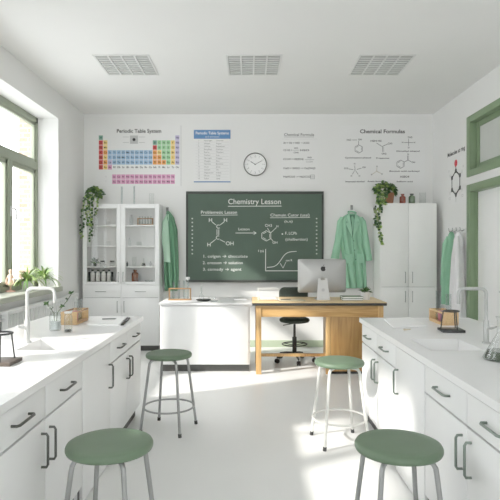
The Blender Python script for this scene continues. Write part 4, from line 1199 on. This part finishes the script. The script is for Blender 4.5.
def make_coat(name, label, loc, rz, rows, sleeves, m, ms, lining, lapel=True, amp=.05, k=9, ph=0.0, pocket=True, depth=.6, ymax=.07):
    """rows: (z, xc, half width, half depth) hanging down from the neck at local origin; front is local -y"""
    t = thing(name, label, 'lab coat', loc, rz)
    zs = [r[0] for r in rows]
    def at(z):
        for A, B in zip(rows, rows[1:]):
            if B[0] <= z <= A[0]:
                q = (A[0] - z) / (A[0] - B[0]); q = q * q * (3 - 2 * q) * .4 + q * .6
                return [A[i] + (B[i] - A[i]) * q for i in range(4)]
        return rows[-1]
    n = 34; seg = 72; rings = []; mb = MB(); mk = mb.mi(m)
    z0, z1 = zs[0], zs[-1]
    def surf(a, z):
        _, xc, w, d = at(z); f = min(1, max(0, (z0 - z) / (z0 - z1)))
        ca, sa = math.cos(a), math.sin(a)
        x = xc + w * math.copysign(abs(ca) ** .85, ca) * (1 + .015 * math.sin(5 * a + ph))
        y = d * math.copysign(abs(sa) ** depth, sa) * ripple(a, z * 3, ph, amp * 3.6 * f ** .45, k)
        y = min(y, ymax)
        x += .010 * f * math.sin(k * a + ph + 1.2)
        return Vector((x, y, z))
    for i in range(n + 1):
        z = z0 + (z1 - z0) * i / n
        rings.append([mb._v(surf(2 * PI * j / seg, z)) for j in range(seg)])
    for A, B in zip(rings, rings[1:]):
        for j in range(seg):
            f = mb.bm.faces.new((A[j], A[(j + 1) % seg], B[(j + 1) % seg], B[j])); f.material_index = mk
    f = mb.bm.faces.new(rings[0]); f.material_index = mk
    mb.build('coat_body', t, ang=2)
    for pts, rad, fl in sleeves:
        mb = MB(); P_ = [Vector(p) for p in pts]; fine = []; rf = []
        for i, (A, B) in enumerate(zip(P_, P_[1:])):
            for q in range(6): fine.append(A.lerp(B, q / 6)); rf.append(rad[i] + (rad[i + 1] - rad[i]) * q / 6)
        fine.append(P_[-1]); rf.append(rad[-1]); R2 = []
        for i, (p, r) in enumerate(zip(fine, rf)):
            R2.append([mb._v(p + Vector((math.cos(2 * PI * j / 22) * r, math.sin(2 * PI * j / 22) * r * fl * (1 + .12 * math.sin(4 * 2 * PI * j / 22 + i * .5)), .10 * r * math.cos(2 * PI * j / 22) * (1 if p.x > 0 else -1)))) for j in range(22)])
        sk = mb.mi(ms)
        for A, B in zip(R2, R2[1:]):
            for j in range(22):
                f = mb.bm.faces.new((A[j], A[(j + 1) % 22], B[(j + 1) % 22], B[j])); f.material_index = sk
        f = mb.bm.faces.new(R2[0]); f.material_index = sk
        sl = mb.build('sleeve', t, ang=2)
    if lapel:
        def fp(x, z, o):   # point just in front of the front surface at height z
            _, xc, w, d = at(z); ca = max(-1, min(1, (x - xc) / w)); sa = (1 - abs(ca) ** 2.35) ** .5 if abs(ca) < 1 else 0
            return (x, -d * sa ** depth * (1 + amp) - o, z)
        xc = rows[2][1]; vz = -.36; mb = MB()
        mb.face([fp(xc - .055, -.02, .006), fp(xc + .055, -.02, .006), fp(xc + .035, -.2, .006), fp(xc + .010, vz, .006), fp(xc - .010, vz, .006), fp(xc - .035, -.2, .006)], lining)
        mb.build('lining', t)
        for s in (-1, 1):
            mb = MB()
            ol = [fp(xc + s * .045, .01, .0), fp(xc + s * .085, -.05, .0), fp(xc + s * .105, -.12, .0), fp(xc + s * .07, -.135, .0), fp(xc + s * .105, -.155, .0), fp(xc + s * .05, -.28, .0), fp(xc + s * .004, vz - .02, .0), fp(xc + s * .012, -.24, .0), fp(xc + s * .03, -.10, .0)]
            fr_ = [(p[0], p[1] - .024, p[2]) for p in ol]
            mb.face(fr_, M['coat_lap'])
            for i in range(len(ol)): mb.face([ol[i], ol[(i + 1) % len(ol)], fr_[(i + 1) % len(ol)], fr_[i]], lining)
            mb.build('lapel', t, smooth=False)
        mb = MB()
        mb.tube([fp(xc - .055, .005, .01), (xc - .045, .02, .028), (xc, .04, .035), (xc + .045, .02, .028), fp(xc + .055, .005, .01)], .014, ms, 8); mb.build('collar', t)
        for zz in (-.42, -.56, -.70):
            mb = MB(); p = fp(at(zz)[1] + .012, zz, .012); mb.sphere(p, .009, lining, 10); mb.build('button', t)
        mb = MB(); pts = [fp(at(z)[1] + .0, z, .013) for z in [vz - .02 - i * (z1 * -1 + vz - .03) / 10 for i in range(11)]]
        mb.tube(pts, .0035, lining, 5); mb.build('front_seam', t)
        if pocket:
            for s in (-1, 1):
                c_ = at(-.66); x_ = c_[1] + s * c_[2] * .48; q = .055
                mb = MB(); mb.face([fp(x_ - q, -.62, .014), fp(x_ + q, -.62, .014), fp(x_ + q, -.76, .014), fp(x_ - q, -.76, .014)], ms); mb.build('pocket', t)
    return t


def wall_hook(label, loc, rz):
    t = thing('coat_hook', label, 'hook', loc, rz, 'wall coat hooks')
    mb = MB(); mb.box(-.02, .02, -.008, 0, -.03, .045, M['handle_s'], .003); mb.build('plate', t)
    mb = MB(); mb.tube([(0, -.006, .02), (0, -.035, .005), (0, -.055, -.005), (0, -.068, .012), (0, -.07, .028)], .006, M['handle_s'], 8); mb.build('prong', t)
    mb = MB(); mb.tube([(0, -.006, -.012), (0, -.03, -.02), (0, -.042, -.008)], .005, M['handle_s'], 8); mb.build('lower_prong', t)


wall_hook('metal hook above the mint coat right of the chalkboard', (X(351.6, YB), YB, Z(208, YB)), 0)
cz = Z(213.5, 8.1)
make_coat('lab_coat', 'mint green lab coat hanging on the back wall right of the chalkboard', (X(351.8, 8.1), 8.132, cz), 0,
    [(.0, 0, .05, .03), (-.02, 0, .09, .035), (-.05, 0, .135, .045), (-.09, 0, .175, .052), (-.20, .0, .185, .06), (-.45, .01, .175, .058), (-.70, .04, .175, .056), (-1.14, .065, .165, .056)],
    [([(-.135, -.01, -.055), (-.172, -.012, -.12), (-.208, -.02, -.42), (-.258, -.028, -.69)], [.035, .046, .052, .062], .8),
     ([(.135, -.01, -.055), (.172, -.012, -.12), (.218, -.02, -.42), (.270, -.028, -.72)], [.035, .046, .050, .046], .9)],
    M['coat_g'], M['coat_g'], M['coat_gd'], amp=.16, k=11, ymax=.0683)
wall_hook('metal hook holding the folded mint coat beside the glass cabinet', (X(167.5, YB), YB, Z(210, YB)), 0)
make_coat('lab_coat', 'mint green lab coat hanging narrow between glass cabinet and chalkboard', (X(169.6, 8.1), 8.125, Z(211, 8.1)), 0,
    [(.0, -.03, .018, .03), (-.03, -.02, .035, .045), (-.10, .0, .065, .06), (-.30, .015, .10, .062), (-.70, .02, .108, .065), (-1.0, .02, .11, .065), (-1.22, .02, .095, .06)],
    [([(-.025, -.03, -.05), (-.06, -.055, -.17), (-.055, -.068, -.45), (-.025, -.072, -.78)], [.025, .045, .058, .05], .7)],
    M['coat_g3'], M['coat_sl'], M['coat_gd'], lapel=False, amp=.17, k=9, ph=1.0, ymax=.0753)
# rail and two coats on the right wall
t = thing('hook_rail', 'white rail with metal hooks on the right wall above the coats', 'hook rail', (XR, 7.15, Z(231, 7.15)))
mb = MB(); mb.box(-.02, 0, -.24, .28, -.03, .03, M['lampf'], .004); mb.build('rail', t)
for k in range(4):
    y = -.19 + k * .13; mb = MB(); mb.tube([(-.02, y, .01), (-.055, y, -.005), (-.075, y, .005), (-.08, y, .045)], .006, M['handle_s'], 8); mb.build('hook', t)
# local -y is the room side -> rotate so it points to -X
make_coat('lab_coat', 'mint green lab coat on the wall rail nearest the back corner', (XR - .075, 7.285, Z(232, 7.25)), -PI / 2,
    [(.0, .02, .022, .02), (-.03, .02, .04, .03), (-.10, .01, .07, .04), (-.35, -.035, .115, .055), (-.8, -.07, .145, .06), (-1.0, -.08, .15, .06)],
    [([(-.02, -.03, -.06), (-.07, -.045, -.16), (-.115, -.05, -.42), (-.15, -.045, -.74)], [.03, .045, .05, .045], .8)],
    M['coat_g2'], M['coat_g'], M['coat_gd'], lapel=False, amp=.15, k=8, ph=.4, ymax=.0753)
make_coat('lab_coat', 'white lab coat on the wall rail beside the green door frame', (XR - .075, 7.025, Z(232, 7.03)), -PI / 2,
    [(.0, 0, .025, .02), (-.03, 0, .045, .03), (-.10, 0, .07, .045), (-.35, -.015, .11, .055), (-.8, -.02, .135, .06), (-1.16, -.02, .14, .06)],
    [([(.035, -.03, -.06), (.065, -.045, -.16), (.085, -.05, -.45), (.09, -.045, -.78)], [.03, .042, .048, .045], .8)],
    M['coat_w'], M['coat_w'], M['coat_ws'], lapel=False, amp=.15, k=7, ph=2.0, ymax=.0753)

# ------------------------------------------------------------------ things on the long worktops
CT = .90
def tripod(label, loc, rz, Hh, m):
    t = thing('tripod_stand', label, 'tripod stand', loc, rz)
    mb = MB(); mb.box(-.08, .08, -.078, .078, 0, .020, m, .003); mb.build('base_plate', t)
    mb = MB(); mb.ring((0, 0, Hh), .055, .0055, M['black'], 32); mb.build('ring', t)
    for k in range(3):
        a = k * 2 * PI / 3 - PI / 2 + .35; c, s = math.cos(a), math.sin(a)
        mb = MB(); mb.tube([(.055 * c, .055 * s, Hh), (.058 * c, .058 * s, Hh * .8), (.072 * c, .072 * s, .018)], .0045, M['black'], 8); mb.build('leg', t)
M['platew'] = mat('grey_brown_slate', rgb(84, 72, 64), .5, var=.1)
tripod('black tripod stand on a grey brown plate at the near end of the left worktop', (-1.306, 2.80, CT), 0, .16, M['platew'])
tripod('black tripod stand on a black plate on the right worktop', (1.495, 3.91, CT), -.08, .15, M['edge'])


def vial_rack(label, loc, mside, mend, cols, tall, nm):
    t = thing('vial_rack', label, 'rack', loc)
    a, L, hh = .065, .15, .105
    mb = MB(); mb.box(-a, a, -L, L, 0, .012, mend, .002); mb.build('base_board', t)
    for s in (-1, 1):
        mb = MB(); mb.box(-a, a, s * L - .008, s * L + .008, .0125, hh, mend, .003); mb.build('end_board', t)
    for s in (-1, 1):
        mb = MB(); mb.box(s * (a - .006) - .004, s * (a - .006) + .004, -L + .009, L - .009, hh - .014, hh, mside, .002)
        mb.box(s * (a - .006) - .004, s * (a - .006) + .004, -L + .009, L - .009, .0125, .024, mside, .002); mb.build('side_rail', t)
    for i, c_ in enumerate(cols):
        v = thing('vial', f'{c_[1]} vial in the wooden rack on the {nm} worktop, {("first", "second", "third", "fourth", "fifth")[i]} from the front', 'vial', (loc[0], loc[1] - .112 + i * .056, loc[2] + .0125), 0, f'vials in the {nm} worktop rack')
        hv = .085 if i not in tall else tall[i]
        mb = MB(); mb.lathe([(0, 0), (.021, 0), (.024, .004), (.024, hv * .9), (.02, hv), (0, hv)] if i not in tall else [(0, 0), (.02, 0), (.022, .004), (.022, hv), (.025, hv + .004), (.019, hv), (.018, .006), (0, .006)], c_[0], seg=16); mb.build('body', v, ang=.8)
    return t


vial_rack('wooden rack of vials with glass tubes at the back of the right worktop', (1.603, 4.36, CT), M['woodlt'], M['woodlt'],
    [(M['bluish'], 'clear tall'), (M['pinkv'], 'rose'), (M['plum'], 'plum'), (M['pinkv'], 'pink'), (M['bluish'], 'clear high')], {0: .23, 4: .24}, 'right')
vial_rack('brown wooden rack of vials at the far end of the left worktop', (-1.437, 4.39, CT), M['wooddk'], M['woodlt'],
    [(M['amber'], 'amber'), (M['pinkv'], 'rose'), (M['pinkv'], 'pink'), (M['clear'], 'clear tall'), (M['bluish'], 'bluish tall')], {3: .15, 4: .17}, 'left')

# flower jar
t = thing('glass_vase', 'clear glass jar of water holding two sprigs on the left worktop', 'vase', (-1.44, 3.95, CT))
mb = MB(); mb.lathe([(0, .001), (.036, .001), (.042, .008), (.042, .115), (.034, .128), (.037, .142), (.034, .142), (.031, .128), (.039, .114), (.039, .01), (0, .008)], M['clear'], seg=28); mb.build('jar_body', t, ang=1)
mb = MB(); mb.lathe([(0, .012), (.0375, .012), (.0375, .07), (0, .07)], M['liq'], seg=28)
mb.build('water', t, ang=1)
for nm, lab, pth in (('flower_sprig', 'small white flower sprig leaning left in the glass jar', [(0, 0, .02), (-.01, 0, .13), (-.035, -.01, .17), (-.06, -.01, .20)]), ('flower_sprig', 'taller white flower sprig leaning right in the glass jar', [(0, .01, .02), (.012, .01, .13), (.05, .015, .18), (.085, .02, .225), (.115, .02, .275)])):
    r = thing(nm, lab, 'sprig', (-1.44, 3.95, CT), 0, 'sprigs in the glass jar')
    mb = MB(); mb.tube(pth, .0025, M['stem'], 6); mb.build('stem', r)
    mb = MB()
    for p in pth[2:]:
        for _ in range(5):
            leaf(mb, p, (RND.uniform(-1, 1), RND.uniform(-1, .3), RND.uniform(-.3, 1)), (0, -1, .5), .027, .016, RND.choice([M['leafd'], M['leaf'], M['sheet'], M['leafd']]))
    mb.build('blossom', r, ang=3, recalc=False)
t = thing('storage_jar', 'narrow clear jar with dark grains in front of the left rack', 'jar', (-1.313, 3.86, CT))
mb = MB(); mb.lathe([(0, .001), (.026, .001), (.029, .006), (.029, .115), (.024, .125), (.026, .14), (.022, .14), (.021, .125), (.026, .113), (.026, .008), (0, .006)], M['clear'], seg=24); mb.build('glass_body', t, ang=1)
mb = MB(); mb.lathe([(0, .009), (.024, .009), (.024, .022), (0, .026)], M['blackgl'], seg=20); mb.build('contents', t, ang=1)
mb = MB(); mb.lathe([(0, .1405), (.027, .1405), (.027, .152), (0, .152)], M['cream'], seg=20); mb.build('lid', t)

def flat(name, label, cat, quad, th, m, z=CT):
    c = sum((Vector((q[0], q[1], 0)) for q in quad), Vector()) / 4
    t = thing(name, label, cat, (c.x, c.y, z)); mb = MB(); A = [(q[0] - c.x, q[1] - c.y) for q in quad]
    mb.face([(x, y, th) for x, y in A], m); mb.face([(x, y, 0) for x, y in A], m)
    for i in range(4):
        p, q = A[i], A[(i + 1) % 4]; mb.face([(p[0], p[1], 0), (q[0], q[1], 0), (q[0], q[1], th), (p[0], p[1], th)], m)
    return t, mb


def cp(u, v):
    d_ = F * .6 / (v - 250); return (X(u, d_), d_)
t, mb = flat('paper_pad', 'white paper pad lying at the far end of the left worktop', 'paper pad', [cp(86.5, 324.6), cp(119.5, 325.6), cp(126, 318.2), cp(95, 317.6)], .008, M['sheet']); mb.build('sheets', t)
q0 = cp(109, 320.6)
t = thing('pen', 'black pen lying on the paper pad of the left worktop', 'pen', (q0[0], q0[1] + .01, CT + .0135), .12)
mb = MB(); mb.tube([(-.058, 0, 0), (.046, 0, 0), (.06, 0, 0)], [.005, .005, .0012], M['black'], 8); mb.build('barrel', t)
t, mb = flat('phone', 'dark slim phone lying beside the paper pad on the left worktop', 'phone', [cp(120.6, 325.6), cp(123.6, 325.4), cp(130, 318.6), cp(127, 318.4)], .011, M['black']); mb.build('case', t)
t, mb = flat('open_booklet', 'white open booklet at the far end of the right worktop', 'booklet', [cp(393.5, 328.6), cp(427, 326.8), cp(410, 318.6), cp(384, 320.2)], .014, M['sheet']); mb.build('pages', t)
mbc = MB(); cq = [Vector((q[0], q[1])) for q in (cp(393.5, 328.6), cp(427, 326.8), cp(410, 318.6), cp(384, 320.2))]; cm = sum(cq, Vector((0, 0))) / 4
mbc.face([((q - cm).x * 1.03, (q - cm).y * 1.03, .0015) for q in cq], M['greybox']); mbc.build('cover', t)  # grey sheet added under the pages to paint their darker edge
t2, mb = flat('paper_slip', 'beige slip sticking out in front of the white booklet', 'paper', [cp(404, 330.6), cp(411, 329.7), cp(410.3, 329.3), cp(403, 329.2)], .004, M['beige']); mb.build('sheet', t2)

conical('large conical flask with dark green liquid on the right worktop edge of view', (1.385, 2.89, CT), .10, .235, M['clear'], M['dkliq'], .22)

# ------------------------------------------------------------------ light
wd = bpy.data.worlds.new('sky'); bpy.context.scene.world = wd; wd.use_nodes = True
bg = wd.node_tree.nodes['Background']; bg.inputs['Color'].default_value = (.95, .98, 1.0, 1); bg.inputs['Strength'].default_value = 5.0
sun = bpy.data.lights.new('sun', 'SUN'); sun.energy = 7.0; sun.angle = math.radians(2.2); sun.color = (1, .965, .90)
so = bpy.data.objects.new('sun', sun); COL.objects.link(so); so.location = (-8, 0, 8)
so.rotation_euler = Vector((1, .50, -.67)).to_track_quat('-Z', 'Y').to_euler()

cam = bpy.data.cameras.new('camera'); cam.sensor_width = 36; cam.lens = F / 500 * 36; cam.shift_x = (250 - U0) / 500
cam.clip_start = .05
co = bpy.data.objects.new('camera', cam); COL.objects.link(co); co.location = (0, 0, H); co.rotation_euler = (PI / 2, 0, 0)
sc_ = bpy.context.scene; sc_.camera = co
sc_.view_settings.view_transform = 'Standard'; sc_.view_settings.look = 'None'; sc_.view_settings.exposure = -0.09; sc_.view_settings.gamma = 1.18
sc_.cycles.max_bounces = 14; sc_.cycles.diffuse_bounces = 6; sc_.cycles.transparent_max_bounces = 24
sc_.cycles.use_denoising = True
